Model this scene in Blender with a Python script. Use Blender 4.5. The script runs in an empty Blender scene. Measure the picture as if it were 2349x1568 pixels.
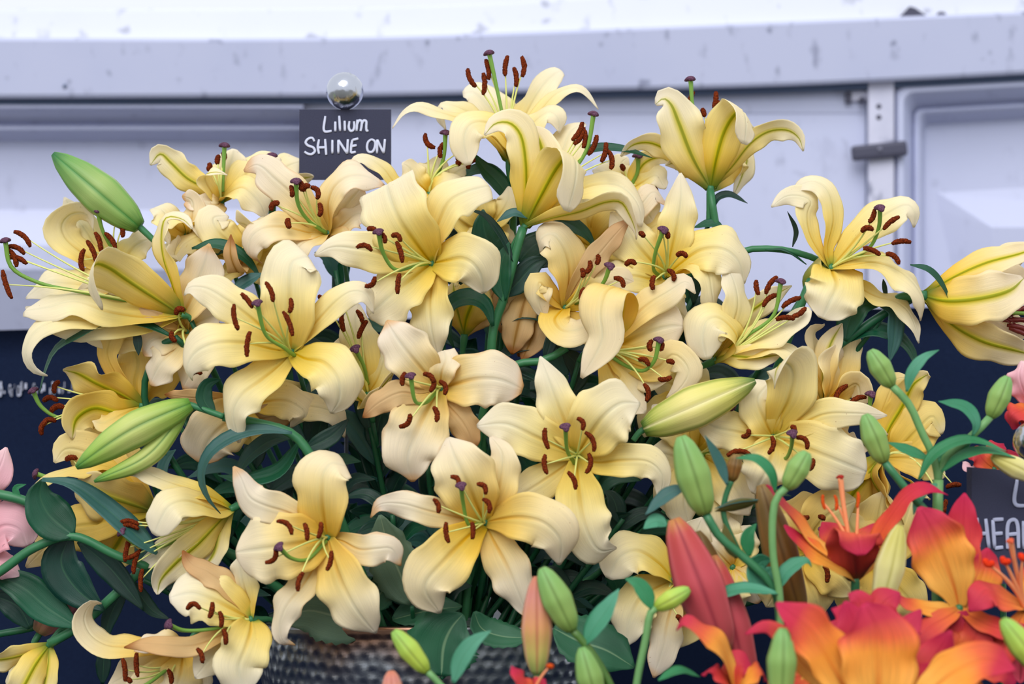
import bpy, math, random
import numpy as np
from mathutils import Vector
random.seed(7)
# ---------------------------------------------------------------- camera, light, exposure
sc = bpy.context.scene
col = sc.collection
HC, F, D0, PX = 1.35, 4800.0, 2.4, 0.0005     # camera height, focal length in pixels, focus distance, metres per unit of w
cam_d = bpy.data.cameras.new('camera'); cam = bpy.data.objects.new('camera', cam_d); col.objects.link(cam)
cam.location = (0, 0, HC); cam.rotation_euler = (math.pi/2, 0, 0)
cam_d.sensor_width = 36.0; cam_d.lens = 36.0*F/2349.0
cam_d.clip_start = 0.05; cam_d.clip_end = 200
cam_d.dof.use_dof = True; cam_d.dof.focus_distance = 2.36; cam_d.dof.aperture_fstop = 3.4
sc.camera = cam
wd = bpy.data.worlds.new('world'); sc.world = wd; wd.use_nodes = True
bg = wd.node_tree.nodes['Background']; bg.inputs[0].default_value = (0.90, 0.94, 1.0, 1); bg.inputs[1].default_value = 1.02
sun_d = bpy.data.lights.new('sun', 'SUN'); sun = bpy.data.objects.new('sun', sun_d); col.objects.link(sun)
sun_d.energy = 2.1; sun_d.angle = math.radians(42); sun_d.color = (1.0, 1.0, 1.0)
sun.rotation_euler = (math.radians(46), math.radians(-12), 0)
vs = sc.view_settings
vs.view_transform = 'Standard'; vs.look = 'None'; vs.exposure = 0.0; vs.gamma = 1.0; vs.use_curve_mapping = False

# ---------------------------------------------------------------- helpers
def lin(c):
    return tuple(((x/255.)/12.92 if x/255. <= .04045 else ((x/255.+.055)/1.055)**2.4) for x in c) + (1.0,)
def P(u, v, w=0.0):                       # a place in the photograph at depth w (0.5 mm units towards the lens)
    Y = D0 - w*PX
    return np.array([(u-1174.5)*Y/F, Y, HC-(v-784)*Y/F])
def SC(w): return (D0-w*PX)/F              # metres per pixel at that depth
def dirw(d):                               # (right, up, towards lens) -> world
    a = np.array([d[0], -d[2], d[1]], float); return a/np.linalg.norm(a)
def unit(a):
    n = np.linalg.norm(a); return a/n if n > 1e-12 else a
def pts(s):
    return [tuple(float(x) for x in q.split(',')) for q in s.split()]
def spline(C, n):
    C = [np.array(c, float) for c in C]
    if len(C) == 2: C = [C[0], (C[0]+C[1])/2, C[1]]
    E = [2*C[0]-C[1]] + C + [2*C[-1]-C[-2]]
    out = []
    for i in range(1, len(E)-2):
        p0, p1, p2, p3 = E[i-1:i+3]
        t0 = 0; t1 = t0+max(np.linalg.norm(p1-p0), 1e-6)**.5; t2 = t1+max(np.linalg.norm(p2-p1), 1e-6)**.5; t3 = t2+max(np.linalg.norm(p3-p2), 1e-6)**.5
        for k in range(12):
            t = t1+(t2-t1)*k/12.
            a1 = (t1-t)/(t1-t0)*p0+(t-t0)/(t1-t0)*p1; a2 = (t2-t)/(t2-t1)*p1+(t-t1)/(t2-t1)*p2; a3 = (t3-t)/(t3-t2)*p2+(t-t2)/(t3-t2)*p3
            b1 = (t2-t)/(t2-t0)*a1+(t-t0)/(t2-t0)*a2; b2 = (t3-t)/(t3-t1)*a2+(t-t1)/(t3-t1)*a3
            out.append((t2-t)/(t2-t1)*b1+(t-t1)/(t2-t1)*b2)
    out.append(E[-2])
    return resample(np.array(out), n)
def resample(A, n):
    L = np.concatenate([[0], np.cumsum(np.linalg.norm(np.diff(A, axis=0), axis=1))])
    s = np.linspace(0, L[-1], n)
    return np.stack([np.interp(s, L, A[:, k]) for k in range(3)], 1)
def tangents(A):
    T = np.gradient(A, axis=0); return T/np.maximum(np.linalg.norm(T, axis=1, keepdims=True), 1e-9)
def rmf(A, S0, i0):                        # side vectors carried along the curve without spin
    T = tangents(A); n = len(A); S = np.zeros_like(A)
    S[i0] = unit(S0-T[i0]*np.dot(S0, T[i0]))
    def step(a, b):
        s = S[a]-T[b]*np.dot(S[a], T[b]); S[b] = unit(s)
    for i in range(i0, n-1): step(i, i+1)
    for i in range(i0, 0, -1): step(i, i-1)
    return T, S
def obj(name, verts, faces, mats, parent=None, org=None, mi=None, uv=None, smooth=True):
    V = np.asarray(verts, float)
    o0 = np.zeros(3)
    if parent is not None: o0 = np.array(parent['_o'])
    elif org is not None: o0 = np.array(org)
    me = bpy.data.meshes.new(name)
    me.from_pydata((V-o0).tolist(), [], faces)
    for m in (mats if isinstance(mats, (list, tuple)) else [mats]): me.materials.append(m)
    if mi is not None: me.polygons.foreach_set('material_index', np.asarray(mi, np.int32))
    if uv is not None:
        l = me.uv_layers.new(name='UVMap')
        vi = np.zeros(len(me.loops), np.int32); me.loops.foreach_get('vertex_index', vi)
        l.data.foreach_set('uv', np.asarray(uv, np.float32)[vi].ravel())
    if smooth: me.polygons.foreach_set('use_smooth', np.ones(len(me.polygons), bool))
    me.update()
    o = bpy.data.objects.new(name, me); col.objects.link(o)
    if parent is not None:
        o.parent = parent
    else: o.location = o0
    o['_o'] = o0.tolist(); made.append(o)
    return o
made = []
def empty(name, at):
    o = bpy.data.objects.new(name, None); o.empty_display_size = .02; col.objects.link(o)
    o.location = at; o['_o'] = list(map(float, at)); made.append(o); return o
def tag(o, label=None, cat=None, group=None, kind=None):
    if label: o['label'] = label
    if cat: o['category'] = cat
    if group: o['group'] = group
    if kind: o['kind'] = kind
    return o
def grid_faces(nr, nc, off=0, flip=False, wrap=False):
    F_ = []
    m = nc if wrap else nc-1
    for i in range(nr-1):
        for j in range(m):
            a = off+i*nc+j; b = off+i*nc+(j+1) % nc; c = b+nc; d = a+nc
            F_.append((a, d, c, b) if flip else (a, b, c, d))
    return F_
def tube_geo(A, R, seg=8, caps=True, flat=1.0, S0=None):
    A = np.asarray(A, float); n = len(A)
    R = np.interp(np.linspace(0, 1, n), np.linspace(0, 1, len(R)), R) if hasattr(R, '__len__') else np.full(n, R)
    T = tangents(A)
    s0 = S0 if S0 is not None else np.cross(T[0], [0.3, 0.2, 1.0])
    if np.linalg.norm(s0) < .1: s0 = np.cross(T[0], [1, 0, 0])
    T, S = rmf(A, unit(s0), 0); N = np.cross(S, T)
    th = np.arange(seg)*2*math.pi/seg
    V = A[:, None]+R[:, None, None]*(np.cos(th)[None, :, None]*S[:, None]+flat*np.sin(th)[None, :, None]*N[:, None])
    V = V.reshape(-1, 3)
    Fc = grid_faces(n, seg, wrap=True)
    uv = np.stack([np.tile(th/(2*math.pi), n), np.repeat(np.linspace(0, 1, n), seg)], 1)
    if caps:
        V = np.vstack([V, A[:1], A[-1:]]); k = n*seg
        uv = np.vstack([uv, [[0, 0]], [[0, 1]]])
        for j in range(seg):
            Fc.append((k, (j+1) % seg, j)); Fc.append((k+1, (n-1)*seg+j, (n-1)*seg+(j+1) % seg))
    return V, Fc, uv
def tube(name, A, R, mat, parent=None, seg=8, n=None, **kw):
    A = spline(A, n or max(6, 5*len(A)))
    V, Fc, uv = tube_geo(A, R, seg, **kw)
    return obj(name, V, Fc, mat, parent, uv=uv)
def merge(gs):
    V, Fc, UV, k = [], [], [], 0
    for g in gs:
        V.append(np.asarray(g[0], float)); Fc += [tuple(i+k for i in f) for f in g[1]]
        UV.append(g[2] if len(g) > 2 else np.zeros((len(g[0]), 2))); k += len(g[0])
    return np.vstack(V), Fc, np.vstack(UV)
def box_geo(c, s, bev=0.0):
    x, y, z = [q/2 for q in s]; b = min(bev, x, y, z)
    V = []
    if b <= 0:
        V = [(sx*x, sy*y, sz*z) for sx in (-1, 1) for sy in (-1, 1) for sz in (-1, 1)]
        Fc = [(0, 1, 3, 2), (4, 6, 7, 5), (0, 4, 5, 1), (2, 3, 7, 6), (0, 2, 6, 4), (1, 5, 7, 3)]
    else:
        import bmesh
        bm = bmesh.new(); bmesh.ops.create_cube(bm, size=1)
        for q in bm.verts: q.co = (q.co.x*s[0], q.co.y*s[1], q.co.z*s[2])
        bmesh.ops.bevel(bm, geom=bm.edges[:], offset=b, segments=2, affect='EDGES', profile=.6)
        bm.verts.index_update()
        V = [tuple(q.co) for q in bm.verts]; Fc = [tuple(q.index for q in f.verts) for f in bm.faces]; bm.free()
    return np.array(V)+np.array(c), Fc, np.zeros((len(V), 2))

# ---------------------------------------------------------------- materials
class NT:
    def __init__(s, name):
        s.m = bpy.data.materials.new(name); s.m.use_nodes = True; s.t = s.m.node_tree
        s.b = s.t.nodes['Principled BSDF']; s.out = s.t.nodes['Material Output']
    def n(s, typ, **kw):
        q = s.t.nodes.new(typ)
        for k, v in kw.items(): setattr(q, k, v)
        return q
    def l(s, a, b): s.t.links.new(a, b)
    def val(s, x, sock):
        if isinstance(x, (int, float)): sock.default_value = x
        else: s.l(x, sock)
    def math(s, op, a, b=0.0, c=None, clamp=False):
        q = s.n('ShaderNodeMath', operation=op); q.use_clamp = clamp
        s.val(a, q.inputs[0]); s.val(b, q.inputs[1])
        if c is not None: s.val(c, q.inputs[2])
        return q.outputs[0]
    def mix(s, f, a, b, mode='MIX'):
        q = s.n('ShaderNodeMix', data_type='RGBA', blend_type=mode)
        s.val(f, q.inputs[0])
        for x, k in ((a, 6), (b, 7)):
            if isinstance(x, tuple): q.inputs[k].default_value = x
            else: s.l(x, q.inputs[k])
        return q.outputs[2]
    def ramp(s, f, stops, interp='LINEAR'):
        q = s.n('ShaderNodeValToRGB'); q.color_ramp.interpolation = interp
        e = q.color_ramp.elements
        while len(e) < len(stops): e.new(0.5)
        for k, (p, c) in enumerate(stops): e[k].position = p; e[k].color = c
        s.l(f, q.inputs[0]); return q.outputs[0]
    def sstep(s, x, a, b):
        q = s.n('ShaderNodeMapRange', interpolation_type='SMOOTHSTEP'); s.val(x, q.inputs[0])
        q.inputs[1].default_value = a; q.inputs[2].default_value = b; return q.outputs[0]
    def uv(s):
        q = s.n('ShaderNodeUVMap'); q.uv_map = 'UVMap'; x = s.n('ShaderNodeSeparateXYZ'); s.l(q.outputs[0], x.inputs[0]); return x.outputs[0], x.outputs[1], q.outputs[0]
    def noise(s, vec, scale, detail=2.0, sx=(1, 1, 1)):
        m = s.n('ShaderNodeMapping'); m.inputs[3].default_value = sx
        if vec is None: vec = s.n('ShaderNodeTexCoord').outputs['Object']
        s.l(vec, m.inputs[0]); q = s.n('ShaderNodeTexNoise'); q.inputs['Scale'].default_value = scale; q.inputs['Detail'].default_value = detail
        s.l(m.outputs[0], q.inputs['Vector']); return q.outputs[0]
    def bump(s, h, strength, dist=0.001):
        q = s.n('ShaderNodeBump'); q.inputs[0].default_value = strength; q.inputs[1].default_value = dist; s.l(h, q.inputs['Height']); s.l(q.outputs[0], s.b.inputs['Normal']); return q
    def fin(s, colr, rough=.5, spec=.3, trans=0.0, tcol=None, metal=0.0, sub=0.0):
        if isinstance(colr, tuple): s.b.inputs['Base Color'].default_value = colr
        else: s.l(colr, s.b.inputs['Base Color'])
        s.val(rough, s.b.inputs['Roughness']); s.b.inputs['Specular IOR Level'].default_value = spec; s.b.inputs['Metallic'].default_value = metal
        if trans > 0:
            t = s.n('ShaderNodeBsdfTranslucent'); c = tcol if tcol is not None else colr
            if isinstance(c, tuple): t.inputs[0].default_value = c
            else: s.l(c, t.inputs[0])
            x = s.n('ShaderNodeMixShader'); x.inputs[0].default_value = trans
            s.l(s.b.outputs[0], x.inputs[1]); s.l(t.outputs[0], x.inputs[2]); s.l(x.outputs[0], s.out.inputs[0])
        return s.m
def mat_plain(name, c, rough=.5, spec=.3, **kw):
    return NT(name).fin(lin(c), rough, spec, **kw)

def mat_petal(name, stops, stripe, sstr, outer=False, rib=None, basec=None, spots=0.0, tipc=None, wid=.035, trans=.28, veins=.26):
    s = NT(name); x, y, uvv = s.uv()
    oi = s.n('ShaderNodeObjectInfo')
    ax = s.math('ABSOLUTE', s.math('SUBTRACT', x, .5))
    vein = s.noise(uvv, 3.0, 3.0, (26, 1.2, 1))
    big = s.noise(None, 22.0, 2.0)
    yy = s.math('ADD', y, s.math('MULTIPLY', s.math('SUBTRACT', big, .5), .22))
    c = s.ramp(yy, [(p, lin(k)) for p, k in stops])
    # colour along the mid line
    st = s.math('MULTIPLY', s.math('SUBTRACT', 1.0, s.sstep(ax, 0.0, wid*2.4 if not outer else wid*5.0)), s.math('SUBTRACT', 1.0, s.sstep(y, .12 if not outer else .75, .72 if not outer else 1.06)))
    c = s.mix(s.math('MULTIPLY', st, sstr), c, lin(stripe))
    if rib is not None:
        r = s.math('SUBTRACT', 1.0, s.sstep(ax, wid*.45, wid*1.5))
        c = s.mix(s.math('MULTIPLY', r, .85), c, lin(rib))
    if basec is not None:
        bb = s.math('SUBTRACT', 1.0, s.sstep(y, .03, .24))
        c = s.mix(s.math('MULTIPLY', bb, .8), c, lin(basec))
    if tipc is not None:
        e = s.math('MULTIPLY', s.sstep(yy, .86, 1.0), .75)
        c = s.mix(e, c, lin(tipc))
        ed = s.math('MULTIPLY', s.sstep(s.math('ADD', ax, s.math('MULTIPLY', s.math('SUBTRACT', big, .5), .3)), .44, .52), .45)
        c = s.mix(ed, c, lin(tipc))
    vv = s.math('MULTIPLY', s.math('SUBTRACT', vein, .5), veins)
    hs = s.n('ShaderNodeHueSaturation'); s.l(c, hs.inputs['Color']); s.l(s.math('ADD', 1.0, vv), hs.inputs['Value'])
    s.l(s.math('ADD', .95 if veins < .5 else .99, s.math('MULTIPLY', oi.outputs['Random'], .1 if veins < .5 else .02)), hs.inputs['Saturation'])
    c = hs.outputs[0]
    if spots > 0:
        sp = s.noise(None, 420.0, 1.0)
        mk = s.math('MULTIPLY', s.sstep(sp, .74, .79), s.sstep(s.noise(None, 16.0, 1.0), .5, .62))
        c = s.mix(s.math('MULTIPLY', mk, spots), c, lin((170, 105, 40)))
    s.bump(s.math('ADD', vein, s.math('MULTIPLY', s.noise(None, 900.0, 1.0), .15)), .4, .0007)
    h2 = s.n('ShaderNodeHueSaturation'); s.l(c, h2.inputs['Color']); h2.inputs['Saturation'].default_value = 1.15
    return s.fin(c, .5, .22, trans, h2.outputs[0])

def two(name, stops, **kw):
    ost = [(p, tuple(int(a*.99+b*.01) for a, b in zip(c, (230, 220, 160)))) for p, c in stops]
    return [mat_petal(name+'_inner', stops, kw.get('stripe', (243, 196, 60)), kw.get('s', .6), spots=kw.get('spots', .45), tipc=kw.get('tip'), trans=kw.get('trans', .36), veins=kw.get('veins', .26)),
            mat_petal(name+'_outer', kw.get('ost', ost), kw.get('ostripe', (226, 212, 44)), .95, outer=True, rib=kw.get('rib', (150, 158, 24)), basec=kw.get('obase', (126, 150, 58)), tipc=kw.get('tip'), trans=kw.get('trans', .36))]
PM = {
 'fresh': two('petal_fresh', [(0, (116, 146, 48)), (.045, (196, 194, 72)), (.1, (250, 216, 86)), (.3, (252, 228, 124)), (.48, (253, 236, 164)), (.7, (252, 240, 200)), (1, (250, 240, 218))], stripe=(242, 190, 36), s=.85),
 'warm': two('petal_warm', [(0, (126, 140, 46)), (.045, (204, 184, 66)), (.1, (249, 204, 74)), (.3, (251, 218, 108)), (.48, (252, 229, 152)), (.7, (251, 236, 194)), (1, (249, 235, 210))], stripe=(242, 178, 34), s=.85),
 'pale': two('petal_pale', [(0, (240, 202, 84)), (.12, (250, 210, 102)), (.35, (251, 228, 162)), (.6, (250, 236, 204)), (.9, (249, 236, 216)), (1, (240, 210, 166))], stripe=(240, 178, 54), s=.8, tip=(236, 190, 128)),
 'tan': two('petal_tan', [(0, (218, 172, 76)), (.2, (230, 188, 108)), (.5, (234, 202, 146)), (.85, (228, 188, 134)), (1, (186, 124, 66))], stripe=(196, 130, 54), tip=(164, 98, 44), rib=(176, 128, 60), obase=(170, 150, 70), ostripe=(206, 164, 96)),
 'deep': two('petal_deep', [(0, (196, 180, 64)), (.2, (240, 202, 82)), (.5, (246, 216, 116)), (.85, (247, 228, 158)), (1, (247, 232, 190))], stripe=(226, 180, 40), s=.7),
 'orange': two('petal_orange', [(0, (252, 184, 78)), (.3, (253, 186, 84)), (.55, (251, 160, 62)), (.7, (234, 104, 62)), (.84, (208, 56, 74)), (1, (204, 44, 84))], stripe=(226, 100, 30), s=.7, spots=.0, veins=.8, ost=[(0, (120, 40, 30)), (.3, (176, 56, 40)), (.7, (206, 62, 54)), (1, (212, 70, 70))], ostripe=(150, 40, 40), rib=(140, 44, 36), obase=(110, 70, 30), trans=.22),
 'red': two('petal_red', [(0, (248, 168, 74)), (.28, (242, 122, 62)), (.52, (222, 74, 62)), (.8, (204, 46, 72)), (1, (196, 36, 80))], stripe=(180, 30, 50), s=.4, spots=0, ost=[(0, (150, 60, 40)), (.4, (190, 50, 56)), (1, (200, 60, 84))], ostripe=(150, 36, 50), rib=(130, 30, 40), obase=(140, 80, 40), trans=.22, veins=.5),
 'pink': two('petal_pink', [(0, (230, 130, 140)), (.4, (240, 170, 180)), (.8, (246, 196, 204)), (1, (250, 214, 216))], stripe=(222, 96, 110), s=.5, spots=0, ost=[(0, (220, 130, 130)), (.5, (238, 160, 168)), (1, (246, 190, 196))], ostripe=(214, 90, 110), rib=(206, 90, 110), obase=(200, 120, 110), trans=.25),
}
def mat_leaf(name, c1, c2, rough=.38, spec=.45, vein=(60, 110, 70), vs_=.35, bump=.35):
    s = NT(name); x, y, uvv = s.uv(); ax = s.math('ABSOLUTE', s.math('SUBTRACT', x, .5))
    st = s.noise(uvv, 4.0, 2.0, (16, .5, 1)); big = s.noise(None, 14.0, 2.0); oi = s.n('ShaderNodeObjectInfo')
    c = s.mix(s.sstep(big, .3, .7), lin(c1), lin(c2))
    c = s.mix(s.math('MULTIPLY', s.math('SUBTRACT', 1.0, s.sstep(ax, .006, .03)), vs_), c, lin(vein))
    hs = s.n('ShaderNodeHueSaturation'); s.l(c, hs.inputs['Color'])
    s.l(s.math('ADD', .7, s.math('ADD', s.math('MULTIPLY', st, .35), s.math('MULTIPLY', oi.outputs['Random'], .3))), hs.inputs['Value'])
    s.bump(st, bump, .0008)
    return s.fin(hs.outputs[0], rough, spec, .1, lin((60, 130, 40)))
LM = {
 'dark': mat_leaf('leaf_dark', (6, 66, 40), (14, 84, 56)),
 'deep': mat_leaf('leaf_deep', (6, 44, 34), (14, 60, 48)),
 'blue': mat_leaf('leaf_bluish', (34, 84, 76), (52, 100, 96), rough=.45, spec=.6),
 'mid': mat_leaf('leaf_mid', (26, 108, 60), (50, 132, 84)),
 'soft': mat_leaf('leaf_soft', (44, 122, 84), (84, 152, 122), rough=.5),
 'olive': mat_leaf('leaf_olive', (84, 92, 34), (110, 100, 44), rough=.55),
 'rose': mat_leaf('leaf_rose', (22, 74, 48), (34, 92, 60), rough=.5, vein=(120, 150, 110), vs_=.6),
 'greyrose': mat_leaf('leaf_rose_grey', (74, 100, 78), (92, 118, 92), rough=.6, vein=(140, 160, 124), vs_=.6),
}
def mat_stem(name, c1, c2):
    s = NT(name); n = s.noise(None, 40.0, 3.0)
    return s.fin(s.mix(n, lin(c1), lin(c2)), .42, .4)
STEM = mat_stem('stem_green', (34, 98, 58), (64, 128, 84)); STEMD = mat_stem('stem_dark', (16, 74, 46), (36, 100, 64))
STEML = mat_stem('stem_light', (92, 144, 84), (118, 164, 100)); STEMB = mat_stem('stem_olive', (60, 100, 40), (90, 124, 56))
FIL = mat_stem('filament_yellow', (206, 210, 110), (226, 226, 140)); PIST = mat_stem('style_green', (128, 164, 62), (104, 152, 66))
FILO = mat_stem('filament_orange', (238, 140, 90), (244, 160, 110)); FILM = mat_stem('filament_maroon', (90, 20, 24), (120, 34, 30))
def mat_anther(name, a, b):
    s = NT(name); n = s.noise(None, 700.0, 2.0); x, y, _ = s.uv()
    s.bump(n, .9, .0012); return s.fin(s.mix(s.sstep(n, .3, .7), lin(a), lin(b)), .85, .1)
ANT = mat_anther('pollen_rust', (74, 24, 8), (128, 50, 14)); ANTO = mat_anther('pollen_orange', (186, 60, 20), (220, 90, 30)); ANTR = mat_anther('pollen_red', (214, 40, 20), (240, 70, 30))
STG = mat_anther('stigma_purple', (74, 44, 62), (112, 76, 96)); STGO = mat_anther('stigma_orange', (200, 80, 50), (214, 100, 70)); STGR = mat_anther('stigma_red', (150, 34, 30), (170, 50, 40))
def mat_bud(name, stops, seam, mid, seam_s=.7):
    s = NT(name); x, y, uvv = s.uv(); ax = s.math('ABSOLUTE', s.math('SUBTRACT', x, .5))
    st = s.noise(uvv, 4.0, 2.0, (14, .8, 1))
    yy = s.math('ADD', y, s.math('MULTIPLY', s.math('SUBTRACT', st, .5), .25))
    c = s.ramp(yy, [(p, lin(k)) for p, k in stops])
    c = s.mix(s.math('MULTIPLY', s.math('SUBTRACT', 1.0, s.sstep(ax, .0, .12)), .75), c, lin(mid))
    c = s.mix(s.math('MULTIPLY', s.sstep(ax, .40, .5), seam_s), c, lin(seam))
    s.bump(st, .25, .0008)
    return s.fin(c, .45, .35, .06)
BM = {
 'green': mat_bud('bud_green', [(0, (70, 122, 52)), (.15, (130, 164, 84)), (.5, (156, 180, 104)), (.85, (104, 152, 76)), (1, (34, 100, 54))], (40, 122, 50), (112, 164, 74)),
 'split': mat_bud('bud_green_cream', [(0, (90, 142, 50)), (.15, (150, 178, 76)), (.5, (190, 198, 112)), (.85, (140, 176, 70)), (1, (60, 120, 50))], (60, 116, 46), (120, 160, 64), .7),
 'yellow': mat_bud('bud_yellow', [(0, (70, 116, 46)), (.1, (170, 176, 80)), (.4, (226, 212, 130)), (.75, (206, 200, 100)), (1, (70, 110, 50))], (238, 226, 168), (130, 150, 50), .7),
 'small': mat_bud('bud_small', [(0, (118, 146, 66)), (.3, (142, 170, 88)), (.7, (132, 170, 90)), (1, (122, 170, 98))], (98, 122, 56), (134, 172, 98)),
 'lime': mat_bud('bud_lime', [(0, (158, 180, 60)), (.4, (182, 202, 78)), (.8, (160, 196, 84)), (1, (140, 186, 84))], (130, 140, 60), (176, 198, 86)),
 'pinkgreen': mat_bud('bud_pink_green', [(0, (150, 170, 90)), (.25, (196, 176, 96)), (.5, (214, 150, 96)), (.8, (206, 130, 116)), (1, (200, 120, 90))], (176, 96, 70), (214, 150, 130)),
 'red': mat_bud('bud_red', [(0, (150, 96, 70)), (.12, (176, 72, 74)), (.6, (190, 72, 80)), (.9, (186, 70, 64)), (1, (190, 130, 70))], (140, 44, 56), (206, 96, 100)),
 'bronze': mat_bud('bud_bronze', [(0, (100, 80, 30)), (.4, (140, 92, 40)), (.8, (120, 92, 46)), (1, (140, 110, 60))], (90, 60, 26), (150, 104, 52)),
 'cream': mat_bud('bud_cream', [(0, (190, 192, 110)), (.4, (218, 208, 140)), (.8, (200, 190, 100)), (1, (190, 180, 90))], (176, 166, 80), (226, 218, 160)),
 'pink': mat_bud('bud_pink', [(0, (130, 110, 70)), (.3, (190, 116, 110)), (.7, (204, 120, 128)), (1, (196, 108, 120))], (150, 110, 80), (216, 140, 146)),
}
# ---------------------------------------------------------------- plant builders
PROF = {  # half-width along a petal / leaf
 'i': ([0, .06, .15, .3, .45, .6, .75, .87, .95, 1], [.20, .30, .46, .78, .96, 1, .88, .60, .30, .03]),
 'o': ([0, .06, .15, .3, .45, .6, .75, .87, .95, 1], [.30, .42, .58, .86, .99, .97, .76, .46, .22, .03]),
 'w': ([0, .06, .15, .3, .5, .7, .85, .93, 1], [.25, .4, .6, .9, 1, 1, .84, .6, .12]),
 'q': ([0, .06, .15, .3, .5, .8, .92, .98, 1], [.25, .4, .6, .88, 1, 1, .84, .5, .1]),
 'l': ([0, .06, .2, .4, .6, .8, .92, 1], [.16, .34, .8, 1, .9, .55, .25, .02]),
 'b': ([0, .1, .3, .5, .7, .85, .95, 1], [.16, .3, .66, .9, 1, .8, .45, .05]),
 'r': ([0, .03, .12, .3, .5, .7, .85, .95, 1], [.06, .3, .72, .98, 1, .8, .5, .22, .02]),
}
NV = {'f': (0, .12, 1), 'b': (.1, .12, -1), 'u': (0, 1, .3), 'ub': (0, .8, -.6), 'd': (0, -1, .25), 'l': (-1, .1, .3), 'r': (1, .1, .3), 'lb': (-.8, .1, -.7), 'rb': (.8, .1, -.7), 'uf': (0, .7, .7)}
XS = np.array([-1, -.86, -.7, -.54, -.38, -.24, -.13, -.06, 0, .06, .13, .24, .38, .54, .7, .86, 1])
def dprof(t): return np.interp(t, [0, .3, .6, .85, 1], [0, .72, 1, .82, .58])
def ctrl(s, base=None, w0=0.0, d=0.0):
    q = pts(s)
    if base is not None: q = [base]+q
    L = [0.0]
    for a, b in zip(q, q[1:]): L.append(L[-1]+math.hypot(b[0]-a[0], b[1]-a[1]))
    out = []
    for p_, l in zip(q, L):
        w = w0+(p_[2] if len(p_) > 2 else d*float(dprof(l/max(L[-1], 1e-6))))
        out.append((p_[0], p_[1], w))
    return out
def p(s, W, d=60, **kw): return (s, W, d, kw)
def ribbon(name, C, W, n, mats, parent, prof='i', cup=(.42, -.16), ruf=.07, seed=1, twist=0, curl=None, thick=.0009, nv=30, ridge=.034, edge=.05, xs=XS, fold=0.0, serr=0.0):
    rnd = random.Random(seed)
    A = spline([P(*c) for c in C], 40)
    T = tangents(A); im = 18
    n = np.asarray(n, float); n = n-T[im]*np.dot(n, T[im])
    if np.linalg.norm(n) < .05: n = np.cross(T[im], [0, 0, 1.])
    n = unit(n)
    T, S = rmf(A, np.cross(T[im], n), im)
    if curl:
        N = np.cross(S, T); a = math.radians(curl[0]); r = curl[1]*D0/F
        k = max(4, int(abs(a)*5)); ext = []
        for i in range(1, k+1):
            b = a*i/k; rr = r*(1-.35*i/k)
            ext.append(A[-1]+rr*(math.sin(b)*T[-1]-(1-math.cos(b))*N[-1]))
        A = resample(np.vstack([A, ext]), 60); S0 = S[im]
        T, S = rmf(A, S0, int(im*.8))
    A = resample(A, nv+1); T = tangents(A)
    # carry the frame onto the resampled line
    S = np.stack([np.interp(np.linspace(0, 1, nv+1), np.linspace(0, 1, len(S)), S[:, k]) for k in range(3)], 1)
    S = S-T*np.sum(S*T, 1, keepdims=True); S /= np.maximum(np.linalg.norm(S, axis=1, keepdims=True), 1e-9)
    t = np.linspace(0, 1, nv+1)
    if twist:
        N = np.cross(S, T); a = np.radians(twist)*np.clip((t-.25)/.75, 0, 1)**1.3
        S = np.cos(a)[:, None]*S+np.sin(a)[:, None]*N
    N = np.cross(S, T)
    hw = np.interp(t, *PROF[prof])*W*.5*np.mean([SC(c[2]) for c in C])
    hw = np.convolve(np.pad(hw, 1, 'edge'), [.2, .6, .2], 'valid')
    V = np.zeros((nv+1, len(xs), 3)); Vn = np.zeros_like(V)
    f1, f2 = rnd.uniform(2.2, 3.6), rnd.uniform(2.2, 3.6); ph1, ph2 = rnd.uniform(0, 6.3), rnd.uniform(0, 6.3); g1, g2 = rnd.uniform(0, 6.3), rnd.uniform(0, 6.3)
    cu = np.interp(t, [0, .25, .6, 1], [cup[0], cup[0]*.8, cup[1], cup[1]])
    env = np.sin(np.pi*np.clip(t*.95+.03, 0, 1))**.6*np.interp(t, [0, .3, .6, 1], [0, .4, 1, 1.1])
    Wm = hw.max()
    for j, x in enumerate(xs):
        f, ph, g = (f1, ph1, g1) if x < 0 else (f2, ph2, g2)
        wob = 1+edge*np.sin(2*np.pi*(f*1.3)*t+g)*abs(x)**2*env
        if serr: wob = wob+serr*((t*nv % 2)-.5)*(abs(x) > .99)
        h = cu*hw*(x*x)-fold*hw*abs(x)
        h = h+ruf*Wm*2*env*abs(x)**2.5*np.sin(2*np.pi*f*t+ph)
        h = h+ridge*Wm*np.interp(t, [0, .15, .7, 1], [.3, 1, .8, .1])*(math.exp(-((abs(x)-.13)/.06)**2)-1.1*math.exp(-(x/.05)**2))
        V[:, j] = A+S*(x*hw*wob)[:, None]+N*h[:, None]
        Vn[:, j] = V[:, j]-N*(thick*(1-.7*abs(x)**3))
    nc = len(xs); n1 = (nv+1)*nc
    VV = np.vstack([V.reshape(-1, 3), Vn.reshape(-1, 3)])
    Fi = grid_faces(nv+1, nc, 0, False); Fo = grid_faces(nv+1, nc, n1, True); Fe = []
    for i in range(nv):
        for j, fl in ((0, False), (nc-1, True)):
            a, b = i*nc+j, (i+1)*nc+j
            Fe.append((a, b, b+n1, a+n1) if not fl else (a, a+n1, b+n1, b))
    for j in range(nc-1):
        a, b = j, j+1; Fe.append((a, a+n1, b+n1, b))
        a, b = nv*nc+j, nv*nc+j+1; Fe.append((a, b, b+n1, a+n1))
    uv1 = np.stack([np.tile(xs*.5+.5, nv+1), np.repeat(t, nc)], 1)
    mi = [0]*len(Fi)+[1 if len(mats) > 1 else 0]*len(Fo)+[0]*len(Fe)
    return obj(name, VV, Fi+Fo+Fe, mats, parent, mi=mi, uv=np.vstack([uv1, uv1]))

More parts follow.
